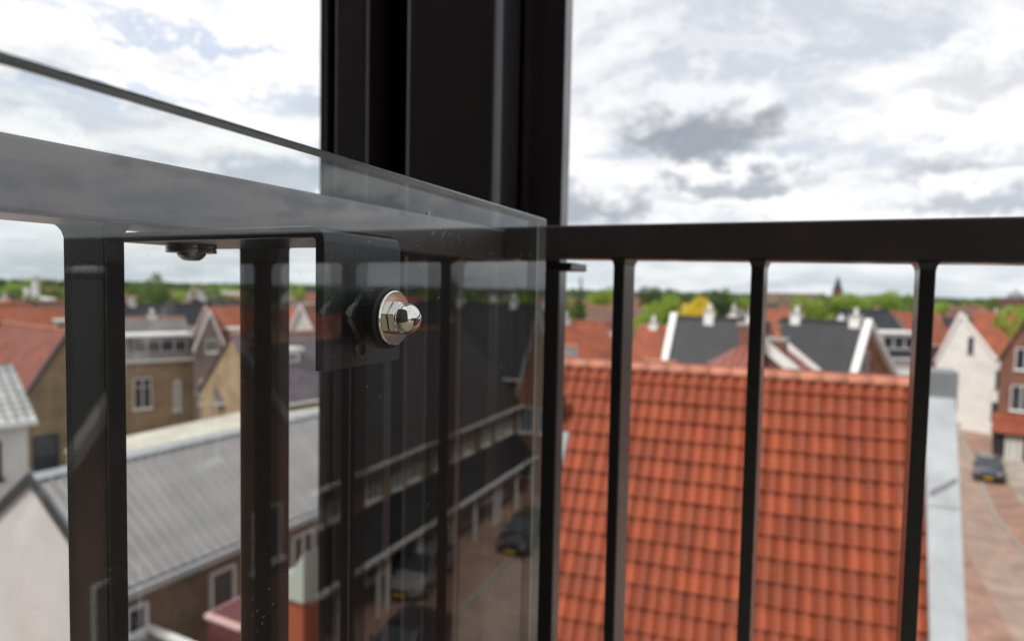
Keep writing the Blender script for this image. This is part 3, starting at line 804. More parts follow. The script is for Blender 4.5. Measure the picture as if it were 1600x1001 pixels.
# ---- terrace on the right of the street (seen in the glass) -----------------
def terrace(k, ya, yb, xa, xb, lab):
    """facade faces the street (-X): front wall from far end to near end"""
    r = house('terraced_house', lab, (xa, ya), (xb, yb), 8.5, 5.9, 10.4, 'brick_brown', 'r_terrace', gutter='white', group='dark roofed terraced houses along the street',
              wins=[('F', .9, 4.2, .9, 1.45), ('F', 2.3, 4.2, .7, 1.45), ('F', 4.0, 4.2, .9, 1.45), ('F', .8, .3, 1.1, 2.1, dict(sill=False)), ('F', 3.2, .9, 1.7, 1.5)], chim=[(4.2, 1.0, .4)])
    L = ((xb - xa) ** 2 + (yb - ya) ** 2) ** .5
    g = MB(); pr = [(-1.35, 2.75), (0, 3.95), (0, 3.8), (-1.3, 2.6)]
    T = [Vector((.02, y, z)) for y, z in pr]
    g.prism(T, (L - .04, 0, 0)); g.build('canopy_roof', M['r_dark'], r)
    MB().box((.02, -1.5, 2.55), (L - .02, -1.36, 2.7)).build('canopy_gutter', M['white'], r)
    for u in (.3, L / 2, L - .3): MB().box((u - .06, -1.25, 0.12), (u + .06, -1.13, 2.62)).build('canopy_post', M['white'], r)
    return r


ys = [37.2, 31.9, 26.6, 21.3, 15.9]
nm = ['farthest', 'third', 'second', 'nearest']
for k in range(4):
    fa = lambda y: 14.1 - (y - 16) * .062
    terrace(k, ys[k], ys[k + 1] + .02, fa(ys[k]), fa(ys[k + 1]), 'dark roofed terraced house reflected in the glass, %s along the street' % nm[k])
house('brick_gable_house', 'red brick gable with white coping closing the reflected terrace', (10.3, 37.4), (12.75, 37.4), 7, 6.6, 11.4, 'brick_orange', 'r_darker', gable_front=True, coping='zinc', gutter=None,
      wins=[('F', 1.5, 4.0, .9, 1.6), ('F', 1.5, 1.2, .9, 1.7), ('F', .3, 4.0, .8, 1.6)], over=.1, vw=.4)
house('brick_gable_house', 'near red brick gable reflected over the railing bars at the left', (11.9, 15.8), (11.9, 7.0), 9, 7.6, 13.0, 'brick_red', 'r_darker', gable_front=True, verge='kerb',
      wins=[('F', 1.3, 5.2, 1.1, 1.6), ('F', 5.8, 5.2, 1.1, 1.6), ('F', 3.6, 8.6, 1.1, 1.5)], over=.15)
house('dark_roofed_house', 'dark tiled house seen over the near brick gable in the reflections', (14.5, 6.8), (14.5, -4), 9, 8.5, 14.5, 'brick_dark', 'r_darker')
house('dark_roofed_house', 'big dark tiled roof behind the reflected terrace', (12.9, 46), (27, 46), 9, 6.2, 11.5, 'brick_dark', 'r_darker', chim=[(4.5, 2.2, .5, 'white'), (4.5, 5, .5, 'white'), (4.5, 10, .6, 'white')])

# ================================================================== CARS
def car_proto(name, label, paint, body_len=4.3):
    r = empty(name, (0, 0, 0)); tag(r, label, 'car', 'cars parked along the street')
    Wd = .88
    # side profile: (x, z belt line), body lofted across
    st = [(-2.15, .35, .62, .74), (-2.05, .30, .80, .82), (-1.5, .24, .92, .88), (-.6, .22, .95, .89), (.6, .22, .96, .89), (1.5, .24, 1.0, .88), (2.0, .28, .98, .84), (2.15, .38, .78, .76)]
    g = MB()
    for (x, zl, zt, w) in st:
        ring = [(-w * .92, zl), (-w, zl + .18), (-w, zt - .12), (-w * .93, zt), (-w * .5, zt + .03), (w * .5, zt + .03), (w * .93, zt), (w, zt - .12), (w, zl + .18), (w * .92, zl)]
        g.v += [(x, y, z) for y, z in ring]
    n = 10
    for i in range(len(st) - 1):
        for j in range(n): k = (j + 1) % n; g.f.append((i * n + j, i * n + k, (i + 1) * n + k, (i + 1) * n + j))
    g.f.append(tuple(reversed(range(n)))); g.f.append(tuple((len(st) - 1) * n + j for j in range(n)))
    b = g.build('body', paint, r, smooth=True); b.modifiers.new('s', 'SUBSURF').levels = 1
    # greenhouse
    def hull(name_, rows, m):
        h = MB()
        for (x, z, w) in rows: h.v += [(x, -w, z), (x, w, z)]
        return h
    gh = MB(); bz, tz = .94, 1.42
    lo = [(-1.15, -.80), (1.75, -.80), (1.75, .80), (-1.15, .80)]; hi = [(-.35, -.62), (1.15, -.62), (1.15, .62), (-.35, .62)]
    P = [Vector((x, y, bz)) for x, y in lo]; Q = [Vector((x, y, tz)) for x, y in hi]
    for i in range(4): j = (i + 1) % 4; gh.quad(P[i], P[j], Q[j], Q[i])
    gh.quad(*Q); gh.build('windows', M['glasspane'], r, .02)
    rf = MB(); rf.prism([q + Vector((0, 0, -.01)) for q in Q], (0, 0, .06)); rf.build('roof', paint, r, .03)
    for i in range(4):
        pl = MB().tube(P[i], Q[i], .045, .04, 6); pl.build('pillar', paint, r)
    for x in (-1.35, 1.35):
        for y in (-.80, .80):
            w = MB().lathe((x, y - (.11 if y > 0 else -.11), .33), (0, 1 if y > 0 else -1, 0), [(0, .30), (.02, .33), (.17, .33), (.2, .29)], 20).build('wheel', M['rubber'], r)
            MB().lathe((x, y + (.09 if y > 0 else -.09), .33), (0, 1 if y > 0 else -1, 0), [(0, .2), (.012, .19), (.02, .06), (.03, .04)], 14).build('rim', M['steel'], w)
    for y in (-.6, .6):
        MB().lathe((-2.1, y, .68), (-1, 0, .1), [(0, .14), (.05, .12), (.07, .04)], 12).build('headlight', M['chrome'], r)
        MB().box((2.1, y - .14, .72), (2.17, y + .14, .86)).build('tail_light', mat('tail_lens', (.3, .01, .01), .2), r)
    MB().box((-2.19, -.4, .42), (-2.12, .4, .58)).build('grille', M['black'], r)
    MB().box((-2.215, -.26, .33), (-2.19, .26, .44)).build('number_plate', mat('yellow_plate', (.6, .42, .03), .5), r)
    for y in (-.93, .93): MB().box((-.75, y - .08, .95), (-.6, y + .08, 1.08)).build('mirror', paint, r, .02)
    return r


c_dark = mat('dark_blue_car_paint', (.03, .04, .06), .25, .4, .1, 2, coat=1)
c_white = mat('white_car_paint', (.26, .26, .27), .3, 0, .05, 2, coat=1)
c_silver = mat('black_car_paint', (.018, .018, .02), .22, .2, .1, 2, coat=1)
k = car_proto('parked_car', 'dark blue grey car parked facing us on the right side of the street', c_dark); k.location = (10.45, 55.8, .14); k.rotation_euler[2] = math.radians(80)
for paint, nm_, loc_, rz, lab in ((c_silver, 'parked_car', (9.7, 30.2, .02), 92, 'dark car on the street in the glass reflection below the far gable'),
                                  (c_white, 'parked_car', (12.4, 24.2, .13), 88, 'pale grey car standing by the terrace in the glass reflection'),
                                  (c_silver, 'parked_car', (10.2, 18.8, .02), 93, 'black car with silver roof rim reflected at the bottom of the glass')):
    q = copy_tree(k, loc_, math.radians(rz)); q['label'] = lab
    for ch in q.children:
        if ch.name.startswith(('body', 'roof', 'pillar', 'mirror')):
            ch.data = ch.data.copy(); ch.data.materials[0] = paint
            if paint is c_silver and ch.name.startswith('pillar'): ch.data.materials[0] = M['steel']

# ================================================================== TREES
def crown_mesh(seed, kind, m):
    rg_ = random.Random(seed); g = MB()
    if kind == 'conifer': lobes = [(0, 0, .25 + .13 * i, .36 * (1 - i / 7), .14) for i in range(6)]
    else:
        lobes = [(0, 0, .62, .34, .30)]
        for i in range(9):
            a_ = i * 2.4; rr2 = rg_.uniform(.14, .30); lobes.append((math.cos(a_) * rr2, math.sin(a_) * rr2, rg_.uniform(.42, .86), rg_.uniform(.13, .22), rg_.uniform(.10, .17)))
    for (cx, cy, cz, rw, rh_) in lobes:
        for _ in range(int(900 * rw / .3)):
            d = Vector((rg_.gauss(0, 1), rg_.gauss(0, 1), rg_.gauss(0, 1))).normalized() * rg_.uniform(.72, 1.08)
            p = Vector((cx + d.x * rw, cy + d.y * rw, cz + d.z * rh_))
            if mnoise.noise(p * 9) < -.25: continue
            n_2 = (d + Vector((rg_.gauss(0, .5), rg_.gauss(0, .5), rg_.gauss(0, .5)))).normalized(); x = n_2.orthogonal().normalized(); y = n_2.cross(x)
            t = rg_.uniform(0, 2 * PI); x, y = x * math.cos(t) + y * math.sin(t), y * math.cos(t) - x * math.sin(t)
            s_ = rg_.uniform(.012, .024)
            g.quad(p - x * s_, p + y * s_ * .7, p + x * s_, p - y * s_ * .7)
    return g.mesh('crown', m)


def trunk_mesh():
    g = MB(); g.tube((0, 0, 0), (.01, 0, .34), .035, .022, 8); rg_ = random.Random(1)
    for i in range(6):
        a_ = i * 1.05; g.tube((.01, 0, .30 + .015 * i), (math.cos(a_) * .2, math.sin(a_) * .2, .62 + .03 * i), .014, .004, 6)
    return g.mesh('trunk', M['trunk'])


TRUNK = trunk_mesh()
CROWN = {(kd, c, s): crown_mesh(s * 7 + 1, kd, M[c]) for kd, c, s in (('round', 'leaf_dark', 0), ('round', 'leaf_mid', 1), ('round', 'leaf_light', 2), ('round', 'leaf_yellow', 3), ('conifer', 'leaf_dark', 4), ('round', 'leaf_mid', 5), ('round', 'leaf_light', 6))}


def tree(key, x, y, h, w, label, group=None, name='broadleaf_tree', rz=0., z=0.):
    r = empty(name, (x, y, z), rz); r.scale = (w, w, h); tag(r, label, 'tree', group)
    link('trunk', TRUNK, r); link('crown', CROWN[key], r)
    return r


def tree_px(key, px, top, wpx, D, label, name='broadleaf_tree', rz=0.):
    p = at(px, top, D); return tree(key, p.x, p.y, p.z / .93, wpx * D / FPX / .75, label, None, name, rz)


RD0, RD1, RD5 = ('round', 'leaf_dark', 0), ('round', 'leaf_mid', 1), ('round', 'leaf_mid', 5)
RL2, RL6, RY, CN = ('round', 'leaf_light', 2), ('round', 'leaf_light', 6), ('round', 'leaf_yellow', 3), ('conifer', 'leaf_dark', 4)
for a in [(RL2, 12, 449, 60, 165, 'spring green tree at the far left edge of the skyline'), (RL6, 38, 452, 45, 175, 'spring green tree behind the white tank chimney'),
          (RD1, 78, 447, 55, 168, 'mid green tree right of the white chimney at far left'), (RL2, 98, 452, 40, 180, 'spring green tree close beside the nearest bar'),
          (RL6, 10, 482, 60, 130, 'low bright green tree in front of the taller ones at the left edge'),
          (RD1, 240, 434, 52, 118, 'lone rounded green tree rising above the roofs between the left bars'), (RD5, 210, 447, 30, 200, 'small distant tree left of the lone rounded one'),
          (RL2, 462, 449, 26, 120, 'green tree seen in the slot beside the column'), (RD1, 330, 448, 30, 220, 'distant green tree right of the lone rounded one'),
          (RD1, 888, 457, 60, 85, 'mid green tree right beside the black post'), (RL2, 940, 456, 40, 120, 'yellowish green tree left of the first bar on the right'),
          (RD0, 1032, 449, 74, 110, 'dark rounded tree between first and second bar'), (RL6, 1042, 461, 46, 106, 'light green tree in front of the dark rounded one'),
          (RD0, 1118, 454, 78, 112, 'large dark tree behind the yellow tree'), (RY, 1092, 470, 58, 92, 'bright yellow flowering tree between the first and second bar'),
          (RL2, 1010, 488, 50, 75, 'small green tree at the end of the dark roof'), (RD1, 1145, 458, 50, 122, 'green tree right of the large dark one'), (RL6, 1170, 466, 40, 125, 'light green tree behind the middle bar'),
          (RL2, 1262, 468, 46, 125, 'bright green tree left end of the row below the church spire'), (RD1, 1295, 465, 50, 130, 'mid green tree below the church spire'), (RL6, 1335, 460, 60, 128, 'bright green tree right of the church spire'),
          (RL2, 1375, 462, 60, 133, 'bright green tree in the middle of the hedge like row'), (RD1, 1412, 466, 46, 130, 'mid green tree left of the third bar'), (RL2, 1455, 474, 44, 150, 'light green tree right of the third bar'),
          (RD1, 1548, 466, 26, 330, 'distant green tree above the orange roof near the right edge')]:
    tree_px(*a, rz=random.uniform(0, 6))
tree_px(CN, 908, 451, 30, 84, 'dark pointed conifer next to the black post', 'conifer')
for (x, y, h, w, kk, lb) in ((34, 76, 14, 11, RD1, 'round green tree reflected in the glass above the dark roofs'), (52, 74, 13, 12, RD0, 'dark tree reflected further left in the glass'), (18.5, 78, 13.4, 9, RL2, 'light green tree reflected next to the glass edge')):
    tree(kk, x, y, h, w, lb)

# ================================================================== CHURCH, TOWERS, FAR TOWN
sp = at(1308, 470, 420)
ch = empty('church', (sp.x, sp.y, 0)); tag(ch, 'distant church tower with dark pointed spire on the skyline', 'church')
MB().box((-3, -3, 0), (3, 3, 17)).build('tower', M['brick_dark'], ch)
MB().lathe((0, 0, 17.002), (0, 0, 1), [(0, 3.2), (1, 2.2), (4, 1.5), (8.5, .1)], 8).build('spire', M['r_darker'], ch)
MB().prism([Vector((3.1, -4, 0)), Vector((3.1, 4, 0)), Vector((3.1, 4, 7)), Vector((3.1, 0, 12)), Vector((3.1, -4, 7))], (18, 0, 0)).build('nave', M['brick_dark'], ch)
sp = at(1587, 470, 380)
ch = empty('church', (sp.x, sp.y, 0)); tag(ch, 'distant domed church silhouette near the right edge of the skyline', 'church')
MB().box((-9, -6, 0), (12, 6, 13.2)).build('nave', M['brick_dark'], ch)
MB().lathe((0, 0, 13.2), (0, 0, 1), [(0, 4.2), (1.2, 4.2), (2.6, 3.2), (3.4, 1), (5.2, .25)], 12).build('dome', M['zincdark'], ch)
for nme, lb, a_, b_, D, h, wm, rm in (('theatre_building', 'broad flat topped brown building on the skyline left of the church spire', 1213, 1284, 260, 13.1, 'brick_brown', 'r_brown'),
                              ('office_block', 'pale flat roofed block on the left skyline', 330, 372, 240, 9.6, 'whitewall', 'cream'),
                              ('office_block', 'white low block behind the lone tree on the left', 268, 318, 210, 8.2, 'white', 'cream'),
                              ('office_block', 'grey shed roof line under the left skyline', 205, 262, 170, 6.6, 'zinc', 'kerb'),
                              ('office_block', 'long pale warehouse left of the second bar', 300, 378, 150, 5.6, 'whitewall', 'zinc'),
                              ('office_block', 'grey flat block in the slot beside the column', 455, 520, 110, 9.4, 'zincdark', 'zincdark'),
                              ('office_block', 'low brown block below the trees between first and second bar', 985, 1024, 140, 9.4, 'brick_pink', 'cream')):
    p, q = at(a_, 500, D), at(b_, 500, D); n2 = Vector(((p - q).y, -(p - q).x, 0)).normalized() * -14
    if n2.dot(Vector((p.x, p.y, 0))) < 0: n2 = -n2
    r = flat(nme, lb, [v2(p), v2(q), v2(q + n2), v2(p + n2)], h, wm, rm)
    L = (q - p).length; ux = (q - p); ux.z = 0; ux.normalize(); nr = -n2.normalized(); cen = (p + q + n2 + n2) * .5
    o0 = Vector((p.x, p.y, 0)) - r.location
    if L > 6:
        for kk in range(int(L / 4)):
            window(r, o0 + ux * (1 + kk * 4) + Vector((0, 0, h - 2.6)), ux, 2.4, 1.3, nr, sill=False)

# far town: simple houses of a few kinds, each a thing of its own
protos = []
rr3 = random.Random(11)
for wl, rf, nmr in (('brick_red', 'r_orange', 'orange'), ('brick_tan', 'r_red', 'red'), ('brick_pink', 'r_brown', 'brown'), ('brick_brown', 'r_dark', 'dark'), ('whitewall', 'r_orange', 'orange'), ('brick_dark', 'r_pink', 'faded red'), ('whitewall', 'r_grey', 'grey')):
    p = house('town_house', 'x', (0, 0), (9, 0), 8, 5.2, 9.0, wl, rf, chim=[(4, 1.2, .5, 'white' if rr3.random() < .5 else 'brick_red')], gutter=None, over=.2,
              wins=[('F', 1.2, 3.3, 1.4, 1.3), ('F', 5.8, 3.3, 1.4, 1.3)])
    protos.append((p, nmr, wl))
placed = []


def slot(x, y):
    if math.degrees(math.atan2(x, y)) > 16.5: return 'seen in the glass reflection'
    q = px_of(Vector((x, y, 8)))[0]
    for lim, ph in ((98, 'left of the nearest bar'), (200, 'behind the nearest bar'), (380, 'between the two left bars'), (455, 'behind the second left bar'), (497, 'in the slot beside the column'),
                    (880, 'behind the column'), (965, 'beside the black post'), (1185, 'between first and second right bars'), (1440, 'between second and third right bars')):
        if q < lim: return ph
    return 'right of the last bar'


cnt = 0
used = set()
for band, (d0, d1, n_b) in enumerate(((72, 110, 66), (110, 180, 84), (180, 320, 80), (320, 560, 50))):
    for _ in range(n_b * 6):
        if n_b <= 0: break
        th = math.radians(rr3.choice((rr3.uniform(-68, -40), rr3.uniform(-26, 16), rr3.uniform(-26, 16), rr3.uniform(18, 62))))
        D = rr3.uniform(d0, d1); x, y = math.sin(th) * D, math.cos(th) * D
        if any((x - a) ** 2 + (y - b) ** 2 < (11 + band * 1.5) ** 2 for a, b in placed): continue
        if 4 < x < 34 and y < 100: continue
        if -26 < math.degrees(th) < 16 and D < 96: continue
        if -68 < math.degrees(th) < -40 and D < 82: continue
        placed.append((x, y)); n_b -= 1; cnt += 1
        p, nmr, wl = protos[rr3.randrange(len(protos))]
        r = copy_tree(p, (x, y, 0), rr3.choice((0, PI / 2, .5, -.4, 1.2)) + rr3.uniform(-.15, .15), (rr3.uniform(.9, 1.7), rr3.uniform(.9, 1.2), rr3.uniform(.82, 1.12)))
        side = slot(x, y)
        wcol = {'whitewall': 'white', 'brick_red': 'red brick', 'brick_tan': 'tan', 'brick_pink': 'pinkish', 'brick_brown': 'brown', 'brick_dark': 'dark brick'}[wl]
        lb = '%s roofed %s house %s, %s' % (nmr, wcol, side, ('nearest row', 'in the middle distance', 'far back', 'close to the horizon')[band])
        r['label'] = lb; r['group'] = lb
for p, _, _ in protos:
    for chd in list(p.children):
        for g_ in list(chd.children): bpy.data.objects.remove(g_)
        bpy.data.objects.remove(chd)
    bpy.data.objects.remove(p)
tk = [RD0, RD1, RL2, RD5, RL6]
nt_ = 0
while nt_ < 150:
    th = math.radians(rr3.choice((rr3.uniform(-70, -40), rr3.uniform(-26, 18), rr3.uniform(18, 62)))); D = rr3.choice((rr3.uniform(120, 220), rr3.uniform(220, 620)))
    x, y = math.sin(th) * D, math.cos(th) * D
    if any((x - a) ** 2 + (y - b) ** 2 < 64 for a, b in placed): continue
    if slot(x, y) == 'right of the last bar' and D < 330: continue
    placed.append((x, y)); nt_ += 1
    side = slot(x, y)
    kk = rr3.choice(tk); lb = '%s %s tree among the far rooftops %s' % ('nearer' if D < 170 else ('distant' if D < 330 else 'very distant'), {'leaf_dark': 'dark green', 'leaf_mid': 'mid green', 'leaf_light': 'light green'}[kk[1]], side)
    tree(kk, x, y, rr3.uniform(8.5, 12.6), rr3.uniform(8, 14), lb, lb, rz=rr3.uniform(0, 6))
# far-off belt of woods along the horizon
g = MB(); rgx = random.Random(5)
for i in range(26000):
    th = math.radians(rgx.uniform(-80, 75)); D = rgx.uniform(620, 1500); hmax = 11 + 3.2 * mnoise.noise(Vector((th * 9, D * .004, 0)))
    p = Vector((math.sin(th) * D, math.cos(th) * D, rgx.uniform(1, max(3, hmax)))); s_ = rgx.uniform(1.2, 2.8)
    x = Vector((rgx.gauss(0, 1), rgx.gauss(0, 1), rgx.gauss(0, 1))).normalized(); y = x.orthogonal().normalized()
    g.quad(p - x * s_, p + y * s_, p + x * s_, p - y * s_)
o = g.build('distant_woods', M['leaf_dark']); tag(o, 'far-off belt of woodland along the horizon', 'woods', kind='stuff')

# ================================================================== OUR BUILDING
bw = MB().box((-7, -2.1, 0), (2.3, -1.75, 19)).build('building', brick_mat('charcoal_brick', (.075, .062, .06), (.055, .048, .047), (.06, .056, .054))); tag(bw, 'unseen dark brick apartment building wall behind the balcony, sized to shape shade and reflections', 'building')  # unseen; extent and grey tone chosen to shape shade and steel reflections
fl_ = MB().box((-.36, -1.74, 11.70), (4.0, .66, 11.95)).build('balcony_floor', mat('beige_balcony_slab', (.55, .47, .33), .8, 0, .15, 3)); tag(fl_, kind='structure')

# ---- column --------------------------------------------------------------------
ZB, ZT = 11.3, 17.0
co = empty('steel_column', (-.42, .70, 11.3)); tag(co, 'thick black steel column rising outside the balcony corner', 'column')
Lc = lambda x, y, z: (x + .42, y - .70, z - 11.3)


def post(name, x0, y0, x1, y1, bv=.003, m='column', seg=3):
    return MB().box(Lc(x0, y0, ZB), Lc(x1, y1, ZT)).build(name, M[m], co, bv, seg=seg)


post('front_post', -.480, .640, -.3485, .706, .013, seg=6)      # rounded tube facing the balcony
post('web', -.60, .7335, -.30, .745)
post('corner_tube', -.590, .640, -.535, .690, .006, seg=4)
post('edge_strip', -.6145, .640, -.6035, .70, .002)
post('back_flange', -.6025, .694, -.5965, .76, .002)
post('outer_profile', -.352, .71, -.2957, .732, .0012)

# ---- railings --------------------------------------------------------------------
H = .0572; HB = .0257
lr = empty('railing', (-.29, 0, 12)); tag(lr, 'dark railing of flat bars behind the glass on the left side of the balcony', 'railing')
Lr = lambda x, y, z: (x + .29, y, z - 12)
MB().box(Lr(-.291, -1.7, 13 + HB), Lr(-.331, .594, 13 + H)).build('top_rail', M['handrail'], lr, .0025, seg=3)
MB().box(Lr(-.293, -1.7, 12.06), Lr(-.329, .594, 12.085)).build('bottom_rail', M['rail'], lr, .002)
yl, spl = .172, .0997


def bar(parent, conv, x0, y0, x1, y1, top_, axis):
    """flat bar flaring a little where it is welded to the rail"""
    g = MB(); cx, cy = (x0 + x1) / 2, (y0 + y1) / 2; hx, hy = abs(x1 - x0) / 2, abs(y1 - y0) / 2
    rows = [(12.085, 0), (top_ - .006, 0), (top_ - .003, .0009), (top_ - .001, .0024), (top_ + .0008, .0048)]
    for z, e in rows:
        ex, ey = hx + e * (1. if axis == 'x' else .55), hy + e * (1. if axis == 'y' else .55)
        g.v += [conv(cx - ex, cy - ey, z), conv(cx + ex, cy - ey, z), conv(cx + ex, cy + ey, z), conv(cx - ex, cy + ey, z)]
    for i in range(len(rows) - 1):
        for j in range(4): k = (j + 1) % 4; g.f.append((i * 4 + j, i * 4 + k, i * 4 + 4 + k, i * 4 + 4 + j))
    g.f.append((0, 3, 2, 1)); e = (len(rows) - 1) * 4; g.f.append((e, e + 1, e + 2, e + 3))
    return g.build('baluster', M['rail'], parent, .0012)


for k in range(-16, 4):
    y = yl + k * spl
    bar(lr, Lr, -.2925, y, -.3255, y + .0095, 13 + HB, 'x')
rr_ = empty('railing', (0, .55, 12)); tag(rr_, 'dark railing of flat bars in front of the orange roof', 'railing')
Rr = lambda x, y, z: (x, y - .55, z - 12)
# the rail dips very slightly to the right
g = MB(); xa, xb = -.2895, 2.6; yb0, yb1 = .550, .590
za, zb2 = 13.0600, 13.0200
sl_ = -.0088
f1 = lambda x: 13.0574 + sl_ * x; f0 = lambda x: 13.0255 - .0135 * x
g.v = [Rr(xa, yb0, f0(xa)), Rr(xb, yb0, f0(xb)), Rr(xb, yb1, f0(xb)), Rr(xa, yb1, f0(xa)), Rr(xa, yb0, f1(xa)), Rr(xb, yb0, f1(xb)), Rr(xb, yb1, f1(xb)), Rr(xa, yb1, f1(xa))]
g.f = [(0, 3, 2, 1), (4, 5, 6, 7), (0, 1, 5, 4), (1, 2, 6, 5), (2, 3, 7, 6), (3, 0, 4, 7)]
g.build('top_rail', M['handrail'], rr_, .0025, seg=3)
MB().box(Rr(-.289, .552, 12.06), Rr(2.6, .588, 12.085)).build('bottom_rail', M['rail'], rr_, .002)
for k in range(0, 22):
    x = -.1782 + k * .1170
    bar(rr_, Rr, x, .5525, x + .0102, .5875, f0(x) - .0001, 'y')
# mounting plate under the rail to the column
MB().box(Rr(-.30, .556, 13.0175), Rr(-.2205, .60, 13.0252)).build('mounting_plate', M['rail'], rr_, .0015)

# ---- glass panel --------------------------------------------------------------------
DE = -.0591; gn = Vector((math.cos(DE), -math.sin(DE), 0)); gd = Vector((math.sin(DE), math.cos(DE), 0)); G = .1692
# front face of the glass (towards the room) passes through -G on the normal
O = gn * (-G * gn.x) ; O = Vector((-G, 0, 0))
Te = .442 / gd.y; Ts = -1.5; Tk = .0075; ZG0, ZG1 = 12.0, 13.0527
gp = empty('glass_panel', (O.x, O.y, 12)); tag(gp, 'clear glass windbreak panel bolted to the left railing', 'glass panel')
gl = lambda t, h, z: O + gd * t + gn * h + Vector((0, 0, z)) - Vector((O.x, O.y, 12))
MB().prism([gl(Ts, -Tk, ZG0), gl(Te - .0006, -Tk, ZG0), gl(Te - .0006, -Tk, ZG1 - .0006), gl(Ts, -Tk, ZG1 - .0006)], gn * Tk)
g = MB()
g.quad(gl(Ts, 0, ZG0), gl(Te - .0012, 0, ZG0), gl(Te - .0012, 0, ZG1 - .0012), gl(Ts, 0, ZG1 - .0012))
g.quad(gl(Ts, -Tk, ZG0), gl(Ts, -Tk, ZG1 - .0012), gl(Te - .0012, -Tk, ZG1 - .0012), gl(Te - .0012, -Tk, ZG0))
g.build('pane', M['glass'], gp)
# ground and bevelled rims
e = MB(); b_ = .0012
e.quad(gl(Ts, 0, ZG1 - b_), gl(Te - b_, 0, ZG1 - b_), gl(Te - b_, -b_, ZG1), gl(Ts, -b_, ZG1))
e.quad(gl(Ts, -b_, ZG1), gl(Te - b_, -b_, ZG1), gl(Te - b_, -Tk + b_, ZG1), gl(Ts, -Tk + b_, ZG1))
e.quad(gl(Ts, -Tk + b_, ZG1), gl(Te - b_, -Tk + b_, ZG1), gl(Te - b_, -Tk, ZG1 - b_), gl(Ts, -Tk, ZG1 - b_))
e.build('top_edge', M['glassedge'], gp)
e = MB()
e.quad(gl(Te - b_, 0, ZG0), gl(Te, -b_, ZG0), gl(Te, -b_, ZG1 - b_), gl(Te - b_, 0, ZG1 - b_))
e.quad(gl(Te, -b_, ZG0), gl(Te, -Tk + b_, ZG0), gl(Te, -Tk + b_, ZG1 - b_), gl(Te, -b_, ZG1 - b_))
e.quad(gl(Te, -Tk + b_, ZG0), gl(Te - b_, -Tk, ZG0), gl(Te - b_, -Tk, ZG1 - b_), gl(Te, -Tk + b_, ZG1 - b_))
e.quad(gl(Te, -b_, ZG1 - b_), gl(Te, -Tk + b_, ZG1 - b_), gl(Te - b_, -Tk + b_, ZG1), gl(Te - b_, -b_, ZG1))
e.build('end_edge', mat('highlit_ground_edge', (.30, .32, .30), .3, 0, .2, 60), gp)  # bright highlight along the end edge put into its paler colour

def on_glass(px, py):
    d = F + R * ((px - 800) / FPX) + U * ((500.5 - py) / FPX); P_ = Vector((-G, 0, 0)); t = P_.dot(gn) / d.dot(gn)
    return CAM + d * t + gn * .0003 - Vector((O.x, O.y, 12))


g = MB(); rs = random.Random(4)
for (x0, y0, x1, y1) in ((697, 358, 687, 376), (791, 353, 789, 361), (781, 353, 786, 361), (821, 353, 823, 363), (844, 345, 844, 359), (681, 360, 675, 368), (800, 362, 805, 361), (690, 376, 694, 384), (668, 345, 671, 352)) + \
        tuple((x, y, x + rs.uniform(-5, 5), y + rs.uniform(-3, 7)) for x, y in [(rs.uniform(560, 845), rs.uniform(358, 402)) for _ in range(22)]) + \
        tuple((x, y, x + rs.uniform(-4, 4), y + rs.uniform(-2, 6)) for x, y in [(rs.uniform(560, 845), rs.uniform(410, 800)) for _ in range(16)]):
    a_, b_ = on_glass(x0, y0), on_glass(x1, y1); m_ = (a_ + b_) / 2 + Vector((0, 0, rs.uniform(-.0004, .0004))); w_ = (b_ - a_).cross(gn).normalized() * rs.uniform(.00005, .00013)
    g.quad(a_ - w_ * .3, m_ - w_, m_ + w_, a_ + w_ * .3); g.quad(m_ - w_, b_ - w_ * .3, b_ + w_ * .3, m_ + w_)
c_ = on_glass(669, 333)
g.prism([c_ + gd * math.cos(q * PI / 4) * .0013 + Vector((0, 0, math.sin(q * PI / 4) * .0010)) for q in range(8)], gn * .0003)
g.build('scratches', mat('scratched_glass', (.42, .42, .42), .5), gp)['kind'] = 'stuff'

# ---- bracket ------------------------------------------------------------------------
bk_ = empty('bracket', (-.29, .21, 13)); tag(bk_, 'black bent steel bracket joining the railing to the glass', 'bracket')
xg = -.1836 - Tk      # rear side of the glass at y about .21
th_ = .005; zt_ = .0246; ya_, yb_ = .2012, .2585
r0 = .007; cx_ = xg - r0 - .0005; cz_ = zt_ - r0
inner, outer = [], []
for q in range(0, 7):
    a_ = PI / 2 - q * PI / 12
    outer.append((cx_ + math.cos(a_) * r0, cz_ + math.sin(a_) * r0)); inner.append((cx_ + math.cos(a_) * (r0 - th_), cz_ + math.sin(a_) * (r0 - th_)))
zb_2 = -.0370
prof = [(-.329, zt_)] + outer + [(outer[-1][0], zb_2), (outer[-1][0] - th_, zb_2)] + inner[::-1] + [(-.329, zt_ - th_)]
g = MB()
npf = len(prof)
for yy in (ya_, yb_):
    for (x, z) in prof:
        # the plate follows the slightly skewed glass
        sh = (x + .329) / (xg + .329) * (yy - .225) * math.tan(DE)
        g.v.append((x + sh + .29, yy - .21, z))
for i in range(npf): j = (i + 1) % npf; g.f.append((i, j, npf + j, npf + i))
g.f.append(tuple(reversed(range(npf)))); g.f.append(tuple(npf + i for i in range(npf)))
g.build('plate', M['rail'], bk_, .0008, seg=2)
ring = [(0, .0040), (.0008, .0040), (.0011, .0036), (.0008, .0032), (0, .0032)]
MB().lathe((xg + .29 - .0006, .2262 - .21, -.0290), (1, 0, 0), ring, 24).build('slot_rim', M['handrail'], bk_)
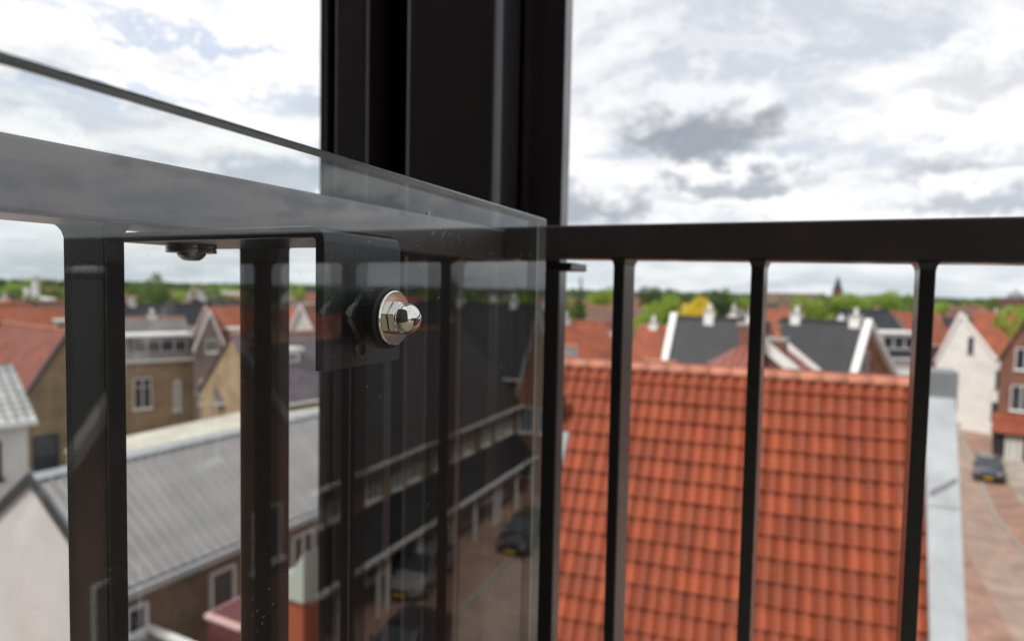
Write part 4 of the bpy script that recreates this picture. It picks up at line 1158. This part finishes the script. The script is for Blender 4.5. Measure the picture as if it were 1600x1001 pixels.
# screw and washers beneath
sx, sy = -.3105, .2285
MB().lathe((sx + .29, sy - .21, zt_ - th_ - .0002), (0, 0, -1), [(0, .0125), (.0016, .0125), (.0018, .0115), (.0021, .0125), (.0038, .0125)], 32).build('washer', M['steel'], bk_)
sc_ = MB().lathe((sx + .29, sy - .21, zt_ - th_ - .0040), (0, 0, -1), [(0, .0072), (.0012, .0070), (.0030, .0055), (.0040, .0040), (.0042, .0026), (.0028, .0024)], 32).build('screw_head', M['steel'], bk_, smooth=True)
sm = sc_.modifiers.new('e', 'EDGE_SPLIT')

# ---- clamp bolt ----------------------------------------------------------------------
nP = O + gd * (.231 / gd.y) + Vector((0, 0, 12.9855)); nP.x = -.1829; nP.y = .231
nb = empty('clamp_bolt', nP); tag(nb, 'shiny stainless dome nut and washer bolted through the glass', 'bolt')
def lt(name, prof, m, n=48, smooth=True, bv=0):
    o_ = MB().lathe((0, 0, 0), gn, prof, n).build(name, M[m], nb, smooth=smooth)
    if smooth: o_.modifiers.new('e', 'EDGE_SPLIT').split_angle = math.radians(32)
    return o_
lt('rubber_washer', [(.0002, .0130), (.001, .0140), (.0044, .0140), (.0054, .0132)], 'rubber')
lt('washer', [(.0055, .0120), (.0058, .0124), (.0067, .0124), (.0072, .0119)], 'chrome')
lt('rubber_washer', [(-Tk - .0052, .0120), (-Tk - .0045, .0128), (-Tk - .0008, .0128), (-Tk - .0002, .012)], 'rubber')
# hexagon
g = MB(); d = gn; x = Vector((0, 0, 1)); y = d.cross(x).normalized(); hr = .0079
rowz = [(.0073, hr * .94), (.0077, hr), (.0106, hr), (.0112, hr * .90)]
for (h, r_) in rowz:
    for i in range(6):
        t = 2 * PI * (i + .25) / 6; g.v.append(tuple(d * h + (x * math.cos(t) + y * math.sin(t)) * r_))
for q in range(3):
    for i in range(6): j = (i + 1) % 6; g.f.append((q * 6 + i, q * 6 + j, q * 6 + 6 + j, q * 6 + 6 + i))
g.f.append(tuple(reversed(range(6)))); g.f.append(tuple(18 + i for i in range(6)))
hx_ = g.build('hex_nut', M['chrome'], nb, .0004)
dome = [(.0110, .0072), (.0122, .0071)] + [(.0122 + math.sin(a * PI / 20) * .0072, max(.0002, math.cos(a * PI / 20) * .0071)) for a in range(1, 11)]
o_ = MB().lathe((0, 0, 0), gn, dome, 48).build('dome', M['chrome'], hx_, smooth=True)
# rear bolt head behind the plate
lt('bolt_head', [(-Tk - .0062 - .005, .006), (-Tk - .0062 - .0045, .0075), (-Tk - .0062, .0075)], 'steel', 24)

for o in C.objects:
    if o.type == 'MESH' and o.name.startswith('spire'): pass
cy = S.cycles
cy.max_bounces = 10; cy.transparent_max_bounces = 12; cy.glossy_bounces = 5
